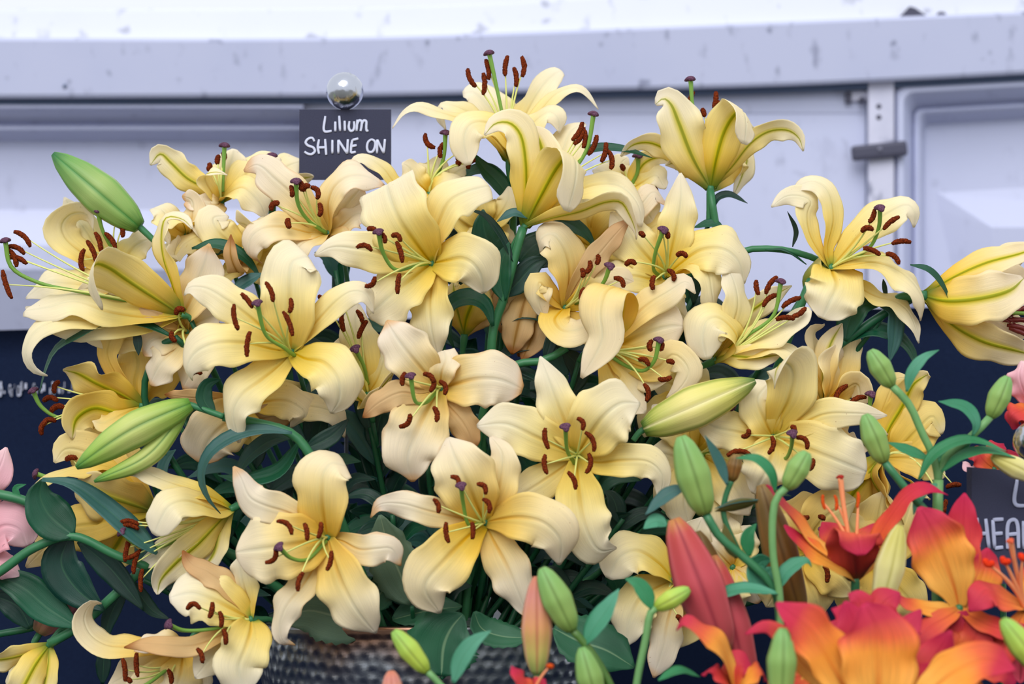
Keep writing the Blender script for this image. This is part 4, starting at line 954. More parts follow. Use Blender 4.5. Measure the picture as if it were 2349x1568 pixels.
# half open lily at the right edge
bloom('half open lily at the right edge with maroon stamens, seen from the side', (2120, 678), 60, (.97, .05, .15), [
 p('2180,640,20 2260,604,26 2340,582,26 2400,560,20', 74, n=(-.1, -.5, -.9), prof='o'),
 p('2170,690,50 2250,684,66 2320,664,70 2346,640,66', 116, n=(.1, -.2, -.95), prof='w'),
 p('2180,740,20 2250,780,26 2320,800,26 2380,815,20', 104, n=(0, .6, -.75), prof='i'),
 p('2180,660,-20 2270,640,-26 2370,640,-26', 110, n=(0, .2, .95)), p('2180,720,-20 2270,740,-26 2360,760,-26', 120, n=(0, .3, .95)),
 p('2200,650,-40 2300,600,-46 2380,560,-46', 80, n=(.3, -.2, .9)), p('2310,780,-10 2340,820,-10 2360,850,-10', 60, n='f', mat='pale'),
], ['2310,725,2370,700,2', '2300,735,2370,735,2', '2310,745,2370,760,2', '2315,752,2370,775,2', '2300,700,2360,690,2'], '2200,695 2300,715 2400,720', sw=0, mat='warm', fil=FILM, ant=FILM, pr=10)

# ---------------------------------------------------------------- big green buds
bud('long green bud pointing up left against the wall', (122, 353), (320, 520), 98, 'green', -20, ped='338,537 362,560', group='closed lily buds', belly=.42, blunt=.14)
bud('green bud splitting open at left over the shaded lily', (175, 1072), (438, 926), 88, 'split', 210, 240, ped='465,938 512,955', group='closed lily buds', bend=-10)
r_ = bud('narrow split petal of the opening bud, pointing down left beside it', (216, 1104), (425, 944), 50, 'split', 200, 240, group='closed lily buds', bend=30, name='lily_bud', cat='bud')
bud('yellow-green bud pointing up right at right of centre', (1733, 873), (1476, 984), 104, 'yellow', 240, 250, ped='1466,992 1452,1010', group='closed lily buds', belly=.45, blunt=.1)
# ---------------------------------------------------------------- stems and leaves that show
L = lambda s, W, **k: (s, W, k)
stem('main green stem rising in the middle to the large trumpet lily', '1200,522,60 1185,573,60 1154,688,60 1132,752,56 1126,819,50 1110,1000,0 1060,1500,-60', 10.5, 0, leaves=[
 L('1157,690 1147,640 1152,600 1168,555', 54, w=70, n=(-.2, .1, 1), mat='dark'),
 L('1158,680 1195,640 1228,605 1262,592', 60, w=30, n=(.2, .3, .9), mat='deep'),
 L('1130,748 1112,700 1085,684 1055,686 1030,705 1028,755 1042,800', 56, w=80, n=(.1, .7, .7), mat='dark'),
 L('1178,600 1150,540 1112,494 1068,478', 22, w=70, n=(.2, .6, .7), mat='deep'),
 L('1150,745 1195,722 1245,730 1300,760', 34, w=20, n='uf', mat='deep'), L('1130,830 1180,800 1230,790 1300,810', 40, w=0, n='uf', mat='deep'),
 L('1210,500 1180,488 1140,508', 30, w=76, n='uf', mat='blue'), L('1185,580 1130,570 1110,520 1108,480', 84, w=0, n='f', mat='dark'),
 L('1190,600 1222,565 1275,535', 66, w=-40, n=(0, .5, .85), mat='dark'), L('1185,640 1235,600 1290,610', 60, w=-60, n='uf', mat='deep'), L('1240,500 1300,510 1340,535 1368,568', 50, w=10, n='uf', mat='dark'),
 L('1126,820 1090,860 1040,870 1010,840', 44, w=-10, n='uf', mat='deep'), L('1290,800 1330,850 1310,910', 50, w=0, n='f', mat='deep'), L('1150,830 1210,870 1270,880', 60, w=-30, n='f', mat='deep')])
stem('thin stem carrying the topmost lily', '1180,388,-70 1178,480,-70 1172,600,-60 1150,900,-80 1080,1500,-80', 9.5, 0, leaves=[
 L('1290,378 1358,342 1422,340 1497,362', 28, w=-60, n=(0, .6, .75), mat='dark'), L('1178,470 1145,420 1110,385 1085,350', 46, w=-60, n=(.3, .2, .9), mat='dark'), L('1178,440 1120,390 1085,392 1042,424', 44, w=-90, n='uf', mat='dark'), L('1178,520 1230,450 1260,400', 40, w=-100, n='f', mat='deep'),
 L('1180,450 1155,470 1130,520', 36, w=-80, n='f', mat='mid')])
stem('slender stem of the lily standing alone at upper right', '1630,438 1634,470 1642,512 1640,640,-20 1560,900,-60 1120,1500,-80', 9, -60, leaves=[
 L('1634,484 1646,454 1672,446 1715,466', 24, n=(-.2, .6, .7), mat='deep'), L('1662,528 1635,512 1590,522', 24, w=10, n=(0, .5, .8), mat='dark'), L('1640,560 1600,620 1590,700', 50, w=-40, n='f', mat='deep'), L('1600,850 1625,780 1600,690', 60, w=-30, n='f', mat='deep')])
stem('arched green stem reaching right to the far right lily', '1876,622,-30 1858,644 1842,690 1826,720 1800,800,-20 1700,1000,-60 1150,1500,-100', 10, 20, leaves=[
 L('1850,606 1800,575 1755,572', 22, w=6, n='u', mat='dark'), L('1818,566 1826,530 1806,484', 12, w=6, n='f', mat='deep')])
stem('bent stem crossing the wall between two lilies', '1890,602 1858,588 1800,573 1740,570 1695,578 1640,640 1560,900,-40 1120,1500,-80', 7.5, 10, mat=STEM, leaves=[])
stem('right hand stem with three leaves leading to the half open lily', '2100,680 2030,718 1940,780 1870,832 1780,930,-40 1600,1200,-120 1150,1500,-160', 10, 40, mat=STEMD, leaves=[
 L('1938,782 1948,735 1978,700 2026,698', 62, w=10, n=(-.2, .3, .95), mat='dark'), L('2018,700 2050,712 2052,770 2040,832', 46, w=16, n=(.3, .4, .85), mat='blue'),
 L('1942,785 1990,758 2040,764 2086,800 2106,858', 52, w=-6, n=(.2, .6, .7), mat='dark'), L('2088,607 2130,618 2160,650 2180,692', 20, w=70, n=(.3, .5, .8), mat='dark'), L('2026,640 2034,690', 12, w=0, n='f', mat='deep')])
stem('stem of the drooping lily in the middle right', '1300,797 1250,826 1172,838 1120,900,-40 1060,1500,-80', 9, 90, leaves=[
 L('1250,826 1265,770 1252,740', 30, w=-30, n='f', mat='deep'), L('1290,805 1275,760 1258,700', 40, w=-60, n='f', mat='deep'), L('1180,842 1240,870 1258,900', 30, w=-20, n='uf', mat='deep')])
stem('green stem under the opening bud at left', '512,955 590,970 672,996 722,1060 760,1140,-40 900,1500,-120', 11, 200, leaves=[
 L('494,952 468,915 476,880 508,870', 40, w=10, n=(.3, .3, .9), mat='dark'),
 L('670,993 600,985 528,1003 478,1042 462,1092 478,1142 506,1178', 40, w=30, n=(-.2, .6, .75), mat='blue'), L('675,1000 620,1010 560,1060 545,1110', 50, w=-40, n='uf', mat='deep'),
 L('700,1030 760,1000 800,960', 44, w=-60, n='f', mat='deep'), L('690,1010 640,1080 560,1100 500,1090', 50, w=-50, n='uf', mat='dark')])
stem('bent stem with a dark folded leaf at lower left, running out of frame', '340,1300,-10 265,1272 166,1229 80,1255 0,1310 -60,1345', 10, 190, leaves=[
 L('168,1228 112,1180 92,1135 98,1098', 100, w=6, n=(.3, .1, .95), mat='dark', prof='r'), L('96,1100 160,1108 225,1150 300,1215 360,1270', 66, w=20, n=(.1, .75, .6), mat='blue', prof='b'),
 L('160,1228 140,1290 175,1350 240,1400', 100, w=-30, n='f', mat='deep'), L('180,1240 250,1300 300,1360 330,1400', 60, w=-40, n='f', mat='deep')])
stem('green stem crossing the bottom left corner to the half hidden trumpet', '113,1476 175,1440 210,1412 300,1330 350,1285 480,1250,-60 800,1480,-160', 11, 130, leaves=[
 L('176,1436 110,1395 50,1345 -40,1310', 84, w=16, n=(-.1, .5, .85), mat='dark', prof='l', cup=(.3, .3)), L('70,1440 40,1390 -30,1360', 70, w=-30, n='f', mat='deep'), L('290,1340 250,1420 240,1480', 40, w=-40, n='f', mat='deep'), L('300,1330 350,1400 390,1420', 36, w=-30, n='uf', mat='deep'),
 L('235,1568 240,1500 250,1460', 36, w=-60, n='f', mat='deep')])
stem('bright green stem entering at the left edge', '160,1222,-10 120,1185 60,1150 0,1134 -60,1125', 11, 170, mat=STEM, leaves=[L('48,1150 36,1120 60,1110', 16, w=4, n='f', mat='mid')])
stem('thin dark stem at the bottom left edge', '-60,1466 0,1453 60,1442 92,1432 130,1400', 8, 60, mat=STEMD, leaves=[])
stem('leaf bearing stem arching across the left side of the bouquet', '430,800 405,775 392,772 330,900,-40 500,1200,-80 850,1500,-120', 8, 60, mat=STEMD, leaves=[
 L('402,775 320,740 250,736 185,765 128,802 104,850 90,902', 44, w=30, n=(.1, .85, .5), mat='dark'), L('312,755 316,780 318,815', 22, w=10, n='f', mat='deep'), L('440,570 500,560 560,590 600,640', 36, w=-20, n='uf', mat='dark'),
 L('600,628 560,650 520,680', 40, w=20, n='uf', mat='blue'), L('455,600 520,570 580,580', 30, w=-40, n='uf', mat='dark')])
# rose leaves at the foot
def rose(label, leaves, s, w):
    root = stem(label, s, 5, w, mat=STEMD, name='leaf_spray', cat='leaf', leaves=[])
    for q, W, k in leaves: leaf(root, q, W, prof='r', serr=.10, **k)
rose('broad toothed leaf spray hanging over the rim of the pot', [('1012,1550 1018,1480 1035,1440 1062,1408', 170, dict(w=306, n=(-.1, .3, .95), mat='rose')), ('1088,1402 1105,1440 1150,1458 1220,1462', 74, dict(w=290, n=(0, .6, .8), mat='rose')), ('1270,1440 1330,1470 1390,1490 1455,1530', 130, dict(w=300, n=(.1, .5, .85), mat='rose'))], '1012,1555 1100,1480,-60 1100,1560,-200', 300)
rose('grey green toothed leaf spray behind the lower centre lilies', [('945,1385 915,1310 890,1250 872,1180', 118, dict(w=240, n=(-.2, .1, .97), mat='greyrose')), ('850,1440 760,1410 700,1400 640,1430', 130, dict(w=230, n=(0, .2, .95), mat='greyrose')), ('860,1400 880,1350 920,1340', 70, dict(w=220, n='f', mat='rose')), ('900,1420 980,1400 1060,1390', 80, dict(w=210, n='uf', mat='rose'))], '945,1390 950,1440,-40 960,1520,-160', 235)
# leafy shoots filling the inside of the bouquet
rl = random.Random(21)
def shoot(u0, v0, w0, u1, v1, w1, k, ln, W, label='leafy green shoot inside the bouquet', mats=('deep', 'deep', 'dark', 'deep', 'blue')):
    C = [(u0, v0, w0), ((u0+u1)/2+rl.uniform(-15, 15), (v0+v1)/2, (w0+w1)/2), (u1, v1, w1)]
    root = tag(empty('leafy_shoot', P(u1, v1, w1)), label, 'stem', 'leafy shoots inside the bouquet')
    tube('stem', [P(*c) for c in C], [6*SC(w0), 9*SC(w1)], STEMD, root, 8)
    for i in range(k):
        t = (i+.4)/k; b = np.array(C[0])*(1-t)+np.array(C[2])*t; sd = 1 if i % 2 else -1
        a = rl.uniform(.15, 1.25); l = ln*rl.uniform(.7, 1.15); du, dv, dw = sd*math.sin(a)*l, -math.cos(a)*l*.9, rl.uniform(-.2, .55)*l
        e = b+np.array([du, dv, dw]); m = b+np.array([du*.5, dv*.72, dw*.35]); e[1] += l*.25*abs(math.sin(a))
        leaf(root, ' '.join('%.0f,%.0f,%.0f' % tuple(q) for q in (b, m, e)), W*rl.uniform(.7, 1.1), w=0, n=(rl.uniform(-.4, .4)-sd*.2, .5, .8), mat=rl.choice(mats))
SH = [(700, 1010, 60, 880, 1480, -80, 16, 170, 52), (560, 1040, 20, 800, 1480, -120, 16, 170, 54), (850, 980, 0, 930, 1480, -100, 14, 180, 62), (980, 1060, 40, 1000, 1480, -60, 10, 150, 50), (1160, 960, 20, 1080, 1480, -80, 14, 160, 54),
 (1300, 860, -40, 1150, 1480, -120, 16, 160, 54), (1420, 960, 20, 1200, 1480, -80, 14, 160, 52), (1430, 1190, 90, 1210, 1490, 0, 12, 140, 44), (1560, 800, -60, 1250, 1490, -160, 18, 160, 56), (1720, 900, -80, 1280, 1500, -200, 18, 170, 54),
 (1850, 960, -120, 1300, 1500, -240, 18, 150, 50), (1640, 1180, 20, 1280, 1500, -80, 14, 150, 50), (420, 960, -40, 760, 1500, -160, 16, 160, 50), (320, 1120, 0, 760, 1500, -140, 16, 140, 50), (480, 1230, 60, 800, 1500, -40, 14, 150, 52),
 (330, 1330, 40, 740, 1520, -60, 12, 130, 44), (620, 780, -100, 880, 1480, -200, 14, 150, 46), (1150, 660, -140, 1060, 1480, -220, 16, 150, 48), (1460, 700, -160, 1150, 1480, -240, 14, 150, 46), (1000, 1230, 120, 1000, 1480, 20, 10, 130, 50), (900, 1180, 100, 950, 1480, 0, 12, 140, 50), (1740, 1150, -40, 1320, 1500, -160, 14, 150, 50), (1080, 580, -220, 1040, 1480, -260, 18, 130, 46), (1590, 680, -200, 1240, 1480, -260, 18, 120, 46), (770, 620, -220, 900, 1480, -260, 18, 130, 46), (1960, 1130, -100, 1330, 1500, -220, 12, 120, 44)]
SL = ['below the large left centre lily', 'under the opening bud at left', 'dark broad leaved, between the two left centre lilies', 'behind the lower centre lily', 'under the pinkish cream lily', 'under the middle right lily', 'right of the lower centre lilies', 'low, beside the white petalled lily', 'behind the middle right lilies', 'behind the broad right lily', 'deep in the right side', 'low behind the red buds', 'at the left behind the trumpet', 'low at left behind the folded leaf', 'behind the rolled petal lily', 'beside the pot at lower left', 'deep behind the left centre lily', 'deep behind the central stem', 'deep at upper right of centre', 'in the mouth of the pot', 'in the gap left of the lower centre lily', 'deep at lower right', 'deep behind the upper centre lily', 'deep behind the wide open lily right of centre', 'deep between the card and the large centre lilies', 'low at far right behind the orange cup']
for q, t in zip(SH, SL): shoot(*q, label='dark leafy lily shoot, '+t)
# ---------------------------------------------------------------- orange lilies in front at lower right
OA = dict(name='orange_lily', cat='lily', group='orange lilies in the foreground', mat='orange', fil=FILO, ant=ANTO, pr=8)
OP = (5.5, 9, FILO, STGR)
bloom('orange lily cup at right with three bare filaments standing up', (1962, 1332), 560, (0, 1, .15), [
 p('1935,1300,10 1880,1255,16 1825,1195,20 1785,1140,20 1758,1112,18', 66, n=(.5, .7, .4), cup=(.3, .2)), p('1940,1310,30 1880,1275,40 1830,1235,44 1800,1205,44', 62, n=(.2, .7, .6), cup=(.3, .1)),
 p('1960,1290,40 1958,1245,60 1966,1222,80 1976,1270,92', 126, n=(0, .2, -.95), prof='w', cup=(.3, 0)), p('2000,1265,10 2035,1195,16 2080,1135,20 2125,1114,20 2174,1134,18', 58, n=(-.4, .75, .5), mat='red'),
 p('1940,1280,-30 1915,1230,-50 1890,1200,-60', 90, n=(.2, .5, .85)), p('1985,1280,-30 2005,1225,-50 2020,1200,-60', 90, n=(-.2, .5, .85)),
], ['1888,1134,1893,1168,-3', '1914,1135,1917,1170', '1968,1128,1966,1164,2'], '1955,1290 1946,1225 1934,1150 1928,1094', sw=0, pis=OP, ped=60, fr=4.5, ar=4.5, stem='1972,1395,-10 1980,1948,-20', **OA)
bloom('orange lily with a broad yellow-based petal facing the camera beside the right card', (2200, 1395), 620, (-.3, .2, .9), [
 p('2190,1350,10 2168,1290,20 2138,1220,24 2110,1165,20', 142, n=(-.15, .1, .97), cup=(.35, .15)), p('2140,1395,30 2095,1385,40 2050,1362,40', 48, n=(.1, .7, .6)), p('2208,1320,-30 2206,1230,-40 2212,1135,-50', 90, n=(-.3, .1, .95), mat='red'),
 p('2240,1350,-10 2260,1300,-20 2265,1260,-24', 90, n='f'), p('2180,1410,40 2130,1440,60 2100,1480,66 2092,1515,60', 56, n=(-.3, .5, .8), mat='red'), p('2240,1420,40 2300,1440,60 2360,1440,60', 60, n=(0, .7, .6), mat='red'),
], [], None, stem='2216,1470,-10 2222,1948,-20', **OA)
bloom('magenta orange lily at the right edge with red anthers in front of the card', (2352, 1395), 640, (-.35, .7, .5), [
 p('2300,1375,30 2265,1355,50 2240,1380,60 2224,1400,58', 84, n=(0, .75, .6), mat='red'), p('2330,1440,30 2290,1500,40 2240,1560,40', 70, n=(-.4, .2, .9), mat='red'), p('2350,1440,20 2345,1500,20 2340,1560,20', 80, n='b', mat='red'), p('2400,1380,10 2440,1340,10', 80, n='f'), p('2370,1350,-20 2380,1290,-30', 80, n='f'), p('2390,1420,30 2430,1460,40', 80, n='u'),
], ['2259,1280,2280,1288,-10', '2298,1276,2318,1284,-8', '2340,1268,2360,1276,-8'], '2345,1370 2330,1300 2318,1240', sw=60, pis=(5.5, 9, FILO, STGO), fr=5.5, ar=9, stem='2362,1470,-10 2370,1948,-20', **dict(OA, ant=ANTR))
bloom('big orange lily at the bottom right, two broad red-tipped petals upright', (1985, 1640), 880, (.05, .8, .55), [
 p('1945,1590,20 1900,1510,30 1840,1430,36 1785,1384,30', 128, n=(.35, .3, .85), cup=(.35, .2)), p('2012,1590,30 2014,1510,40 2008,1440,40 1985,1388,34', 186, n=(-.05, .3, .9), cup=(.35, .1), prof='i'), p('1840,1520,-20 1790,1450,-30 1760,1434,-30 1712,1452,-28', 52, n=(-.2, .7, .6)),
 p('1960,1560,-50 1965,1450,-70 1940,1380,-80', 120, n='f', mat='red'), p('2040,1560,-50 2075,1450,-70 2110,1400,-80', 90, n=(-.3, .2, .9), mat='red'), p('1920,1620,80 1880,1640,120', 90, n='u'),
], [], None, stem='1992,1740,-10 1998,1948,-20', **OA)
bloom('magenta tipped orange lily in the bottom right corner', (2080, 1640), 930, (.4, .8, .45), [
 p('2130,1590,20 2190,1540,30 2265,1512,34 2330,1534,30', 108, n=(-.1, .6, .75), cup=(.3, .1)), p('2095,1590,-10 2115,1550,-14 2150,1530,-14', 60, n='f', mat='red'), p('2060,1600,-40 2070,1540,-50 2090,1500,-60', 80, n='f', mat='red'), p('2140,1620,40 2200,1630,50 2270,1640,50', 90, n='u'), p('2100,1580,-40 2150,1500,-60 2180,1450,-60', 90, n='f', mat='red'), p('2060,1640,60 2020,1680,90', 80, n='u'),
], [], None, stem='2070,1740,-10 2066,1948,-20', **OA)
bloom('red lily behind the front orange one, dark petals between the stems', (1990, 1480), 760, (0, .6, .7), [
 p('1960,1440 1930,1400 1910,1395', 70, 30, mat='red'), p('2010,1430 2030,1380 2060,1360', 80, 20, mat='red'), p('1985,1430 1965,1370 1950,1362', 80, 20, mat='red'), p('2040,1470 2085,1440 2110,1450', 60, 40), p('1950,1490 1920,1480 1890,1500', 60, 40, mat='red'), p('2030,1500 2080,1520 2110,1560', 70, 40, mat='red'),
], [], None, stem='1990,1600,-10 1995,1948,-20', **OA)
bloom('low orange-red petals at the bottom below the tall red bud', (1690, 1600), 760, (-.1, .9, .4), [
 p('1660,1550 1640,1530 1610,1545', 80, 30, mat='red'), p('1710,1550 1740,1530 1760,1560', 80, 30), p('1690,1540 1700,1520 1720,1525', 90, 10, mat='red'), p('1650,1470 1610,1440 1570,1420 1552,1440', 70, 40), p('1630,1590 1600,1590', 60, 40, mat='red'), p('1740,1600 1770,1590', 60, 40),
], [], None, stem='1696,1700,-10 1700,1948,-20', **OA)
bloom('tip of a red lily petal at the bottom edge below the pot', (1225, 1610), 800, (-.1, .9, .4), [
 p('1205,1570 1190,1545 1176,1528', 60, 20, mat='red'), p('1225,1590 1235,1570 1245,1560', 50, 0, mat='red'), p('1180,1600 1160,1580', 40, 0, mat='red'),
], ['1256,1530,1268,1530,3'], None, sw=20, fr=4, ar=7, stem='1228,1700,-10 1232,1948,-20', **OA)
FG = 'small closed buds in the foreground'
bud('tall red closed bud at lower right, ribbed and leaning left', (1546, 1190), (1662, 1494), 118, 'red', 640, ped='1680,1520 1706,1565 1740,1700 1760,1945', group=FG, pr=8, pm=STEML, belly=.5, blunt=.35)
bud('second red bud behind the tall red one', (1636, 1274), (1722, 1600), 92, 'red', 600, ped='1730,1640 1760,1945', group=FG, pm=STEML, belly=.5, blunt=.3)
bud('short brownish bud tip behind the red buds', (1600, 1218), (1660, 1400), 66, 'bronze', 570, ped='1680,1480 1740,1945', group=FG, belly=.5, blunt=.3)
bud('tall folded bronze bud behind a thin stem at right', (1745, 1112), (1836, 1420), 84, 'bronze', 520, ped='1850,1480 1860,1945', group=FG, belly=.5, blunt=.35)
bud('pink green bud upright at the bottom centre', (1231, 1322), (1232, 1545), 74, 'pinkgreen', 700, ped='1232,1600 1240,1945', group=FG, pm=STEML, belly=.45, blunt=.3)
bud('plump green bud leaning over the pink green one at bottom centre', (1243, 1302), (1312, 1446), 74, 'small', 720, ped='1345,1480 1400,1570 1440,1700 1450,1945', group=FG, pm=STEMB, belly=.5, blunt=.35, pr=8)
bud('green bud cut by the bottom edge right of the pink green one', (1334, 1484), (1372, 1620), 66, 'small', 730, ped='1380,1700 1400,1945', group=FG, belly=.5, blunt=.35)
bud('lime bud leaning left at the bottom in front of the pot', (903, 1446), (980, 1540), 52, 'lime', 740, ped='1010,1570 1060,1640 1080,1945', group=FG, pm=STEML, belly=.55, blunt=.45)
bud('coral bud tip at the bottom edge left of the lime bud', (897, 1538), (905, 1640), 56, 'pinkgreen', 780, ped='910,1700 920,1945', group=FG, belly=.5, blunt=.4)
bud('pale green bud with a leaf at right of the lower white petals', (1582, 1350), (1503, 1394), 46, 'lime', 700, ped='1494,1402 1480,1470 1460,1570 1450,1700 1440,1945', group=FG, pm=STEML, pr=8, belly=.45, blunt=.4)
bud('long green bud at right above the tall red bud', (1562, 1000), (1618, 1178), 84, 'small', 620, ped='1650,1230 1703,1275 1775,1350 1790,1500 1790,1945', group=FG, pr=9, belly=.5, blunt=.4)
bud('tiny olive bud on a short stalk at right', (1690, 1042), (1678, 1104), 36, 'bronze', 560, ped='1664,1140 1660,1180 1700,1275', group=FG, pr=6, belly=.6, blunt=.7)
bud('green bud leaning right above the orange lily cup', (1852, 1036), (1804, 1120), 56, 'small', 640, ped='1782,1140 1773,1180 1774,1280 1788,1360 1790,1500 1795,1945', group=FG, pr=8, belly=.55, blunt=.5, pm=STEML)
bud('green bud leaning left over the cloth at far right, upper of two', (1996, 803), (2046, 886), 54, 'small', 480, ped='2084,925 2114,990 2140,1045 2152,1100 2150,1180 2150,1400 2150,1945', group=FG, pr=8, belly=.55, blunt=.45, pm=STEML)
bud('green bud leaning left over the cloth at far right, lower of two', (1984, 950), (2028, 1060), 60, 'small', 520, ped='2050,1085 2085,1130 2140,1200 2150,1945', group=FG, pr=8, belly=.55, blunt=.4)
bud('green bud leaning right near the right edge over the cloth', (2312, 863), (2272, 957), 54, 'small', 480, ped='2240,990 2165,1055 2152,1100 2150,1400 2150,1945', group=FG, pr=8, belly=.5, blunt=.4, pm=STEML)
bud('cream bud lying along the top of the right card', (2275, 1046), (2385, 1098), 52, 'cream', 500, ped='2400,1110 2420,1300 2420,1945', group=FG, belly=.5, blunt=.4)
bud('pale yellow bud standing beside the orange lily cup', (2064, 1204), (2018, 1396), 72, 'cream', 660, ped='2014,1430 2020,1600 2030,1945', group=FG, belly=.5, blunt=.3)
bud('green bud standing at the bottom edge in front of the big orange petals', (1796, 1440), (1790, 1620), 72, 'small', 930, ped='1790,1700 1800,1945', group=FG, belly=.6, blunt=.4)
bud('green bud at the right edge low in front of the magenta lily', (2300, 1420), (2390, 1540), 66, 'lime', 900, ped='2400,1600 2400,1945', group=FG, belly=.5, blunt=.4)
stem('green leafy stem at right with leaves round the tall red bud', '1786,1350 1790,1450 1795,1700 1800,1946', 10, 615, mat=STEM, leaves=[
 L('1785,1360 1700,1350 1645,1372 1624,1414', 46, w=30, n=(-.1, .85, .5), mat='soft'), L('1780,1352 1745,1325 1740,1290 1770,1282', 70, w=-10, n=(.2, .4, .9), mat='soft', prof='r'), L('1785,1352 1805,1310 1850,1285 1862,1300', 46, w=20, n=(-.3, .7, .6), mat='soft'),
 L('1778,1130 1768,1085 1735,1052 1688,1050', 34, w=20, n=(.3, .6, .7), mat='mid'), L('1668,1112 1650,1060 1617,998', 28, w=-30, n=(.3, .2, .9), mat='blue'), L('1738,1150 1690,1160 1640,1172', 36, w=-40, n=(.1, .6, -.7), mat='olive'), L('1740,1146 1690,1150 1640,1166', 24, w=-36, n='u', mat='blue'),
 L('1575,1115 1530,1135 1480,1180', 38, w=-20, n=(.3, .7, .5), mat='blue'), L('1530,1205 1505,1195 1476,1212', 42, w=-20, n='uf', mat='soft'), L('1720,1275 1715,1230 1735,1200', 34, w=-10, n='f', mat='mid'), L('1690,1280 1670,1240 1660,1200', 30, w=-20, n='f', mat='olive'), L('1560,1260 1540,1210 1520,1190', 36, w=-30, n='f', mat='lime' if False else 'mid')])
stem('light green stem at bottom centre right with two leaves', '1345,1480 1375,1530 1400,1580 1420,1946', 9, 715, mat=STEMB, leaves=[
 L('1342,1478 1362,1440 1390,1400 1420,1350', 56, w=10, n=(-.4, .5, .75), mat='soft'), L('1495,1396 1482,1365 1462,1338 1434,1326', 42, w=-10, n=(.3, .3, .9), mat='mid'), L('1510,1560 1560,1538 1606,1552', 46, w=20, n='u', mat='mid'), L('1040,1566 1060,1510 1090,1470 1126,1446', 48, w=20, n=(-.4, .3, .85), mat='soft')])
stem('green leafy stem at far right with arching leaves over the cloth', '2152,1100 2150,1300 2150,1946', 12, 500, mat=STEML, leaves=[
 L('2080,898 2092,855 2120,820 2154,802', 30, w=0, n=(-.3, .5, .8), mat='soft'), L('2230,1000 2238,970 2215,935 2153,920', 38, w=10, n=(.3, .5, .8), mat='soft'), L('2108,1100 2145,1040 2220,1008 2308,1034', 40, w=20, n=(.1, .85, .5), mat='mid'), L('2160,1082 2210,1045 2270,1034 2330,1050', 44, w=14, n=(.1, .9, .4), mat='mid'),
 L('2130,1052 2090,1036 2036,1014', 34, w=-30, n='uf', mat='mid'), L('2150,1110 2115,1130 2095,1180', 30, w=20, n=(-.3, .6, .7), mat='soft'), L('2135,1060 2180,1040 2230,1010', 50, w=-30, n=(0, .4, .9), mat='mid')])
# ---------------------------------------------------------------- pink lilies at the edges
bloom('large pink lily cut off by the left edge', (-60, 1250), 120, (.3, .3, .9), [
 p('-20,1225 10,1205 45,1215 62,1250', 110, 50, mat='pink', prof='w'), p('-20,1285 20,1300 44,1315', 70, 40, mat='pink'), p('-60,1180 -30,1110 0,1070 14,1028', 90, 40, mat='pink'), p('-110,1210 -140,1180', 90, 40, mat='pink'), p('-100,1300 -120,1330', 90, 40, mat='pink'), p('-60,1310 -40,1350', 90, 40, mat='pink'),
], [], None, mat='pink', name='pink_lily', group='pink lilies at the edges', stem='-80,1500,-60 -80,1946,-60')
bud('closed pink bud at lower left under the dark leaf', (172, 1318), (92, 1450), 96, 'pink', 60, ped='78,1475 60,1600 40,1946', belly=.55, blunt=.5)
bloom('frilly magenta and white flower at the right edge above the second silver ball', (2375, 935), 300, (-.7, .3, .6), [
 p('2350,900 2338,860 2345,830', 70, 30, mat='pink', ruf=.16), p('2345,940 2322,950 2320,980', 70, 40, mat='red', ruf=.12), p('2400,900 2420,860', 70, 20, mat='pink'), p('2400,960 2420,1000', 70, 20, mat='pink'), p('2360,970 2350,1000', 60, 40, mat='red'),
], [], None, mat='pink', name='pink_lily', cat='flower', group='pink lilies at the edges', stem='2420,1200,-20 2420,1946,-20')
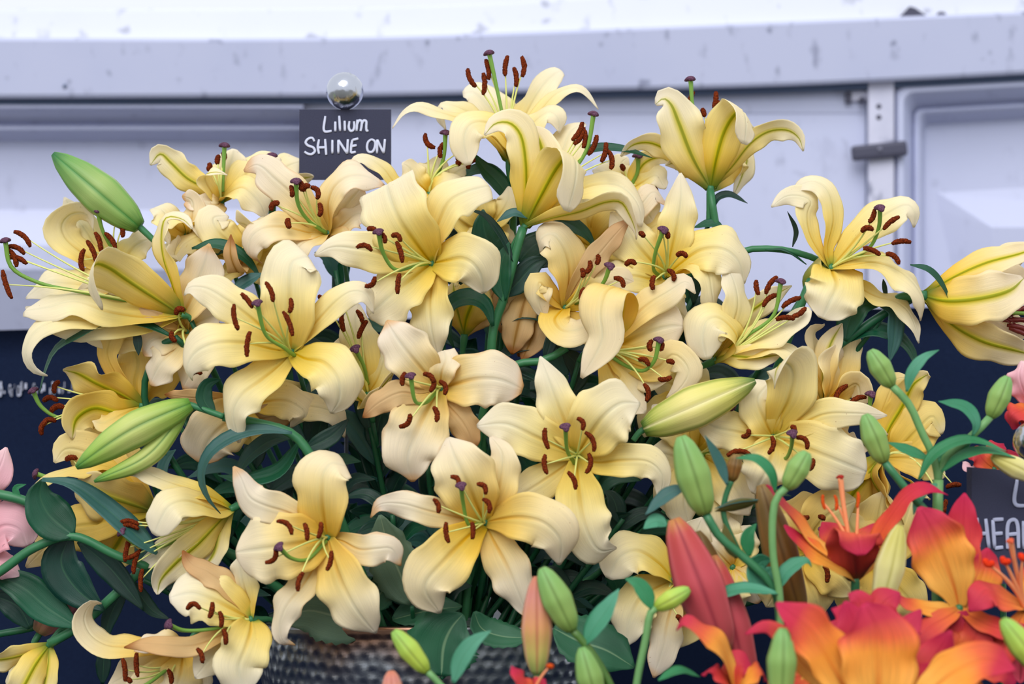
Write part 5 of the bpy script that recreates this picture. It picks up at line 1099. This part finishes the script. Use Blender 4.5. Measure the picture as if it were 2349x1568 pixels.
bloom('frilly pink and crimson flower low behind the right card', (2280, 1075), 240, (-.3, .6, .7), [
 p('2260,1060 2240,1040 2214,1035', 50, 30, mat='red', ruf=.16), p('2280,1050 2285,1030 2300,1018', 60, 20, mat='red', ruf=.16), p('2250,1080 2225,1070 2212,1060', 44, 40, mat='pink', ruf=.16), p('2300,1060 2330,1040', 50, 20, mat='red', ruf=.12), p('2270,1100 2260,1110', 50, 40, mat='pink'),
], [], None, mat='pink', name='pink_lily', cat='flower', group='pink lilies at the edges', stem='2300,1300,-20 2300,1946,-20')
bloom('pale lily petals between the tall red bud and the thin stem at right', (1680, 1300), 110, (-.2, .2, .95), [
 p('1660,1280 1630,1250 1606,1222', 70, 40, mat='pale'), p('1690,1280 1705,1240 1722,1205', 80, 30), p('1695,1310 1720,1335 1740,1380', 84, 50, mat='pale'), p('1680,1330 1675,1370 1690,1410', 90, 50), p('1660,1320 1630,1350 1610,1390', 90, 40, mat='deep'), p('1670,1270 1660,1220 1655,1180', 90, 20),
], [], None, mat='fresh')
bloom('yellow lily low behind the orange cup and the pale yellow bud', (2010, 1290), 90, (.1, .1, .97), [
 p('1985,1260 1955,1215 1935,1180', 110, 40), p('2040,1260 2070,1210 2092,1150', 110, 30), p('1985,1320 1955,1360 1930,1400', 110, 40), p('2040,1325 2085,1375 2110,1420', 110, 40), p('2005,1240 2015,1190 2025,1130', 116, 20), p('2010,1335 2015,1390 2020,1430', 100, 40),
], [], None, mat='deep')
bloom('dark red lily behind the magenta one, low at the right edge', (2200, 1520), 640, (-.1, .6, .8), [
 p('2180,1480 2150,1450 2120,1440', 70, 30, mat='red'), p('2225,1480 2250,1440 2280,1420', 76, 30, mat='red'), p('2240,1530 2290,1530 2330,1560', 76, 40, mat='red'), p('2170,1540 2140,1570 2120,1610', 70, 40, mat='red'), p('2205,1470 2205,1430 2215,1405', 70, 10, mat='red'), p('2215,1560 2230,1610', 70, 40),
], [], None, stem='2206,1660,-10 2210,1948,-10', **OA)
bloom('dark red lily deep between the big orange petals and the tall red bud', (1870, 1530), 600, (0, .6, .8), [
 p('1850,1490 1825,1450 1810,1420', 70, 30, mat='red'), p('1895,1490 1915,1450 1940,1430', 76, 30, mat='red'), p('1910,1550 1950,1570', 76, 40, mat='red'), p('1840,1550 1790,1560 1760,1590', 70, 40, mat='red'), p('1872,1480 1870,1430 1880,1410', 70, 10, mat='red'), p('1870,1570 1870,1620', 70, 40),
], [], None, stem='1876,1660,-10 1880,1948,-10', **OA)
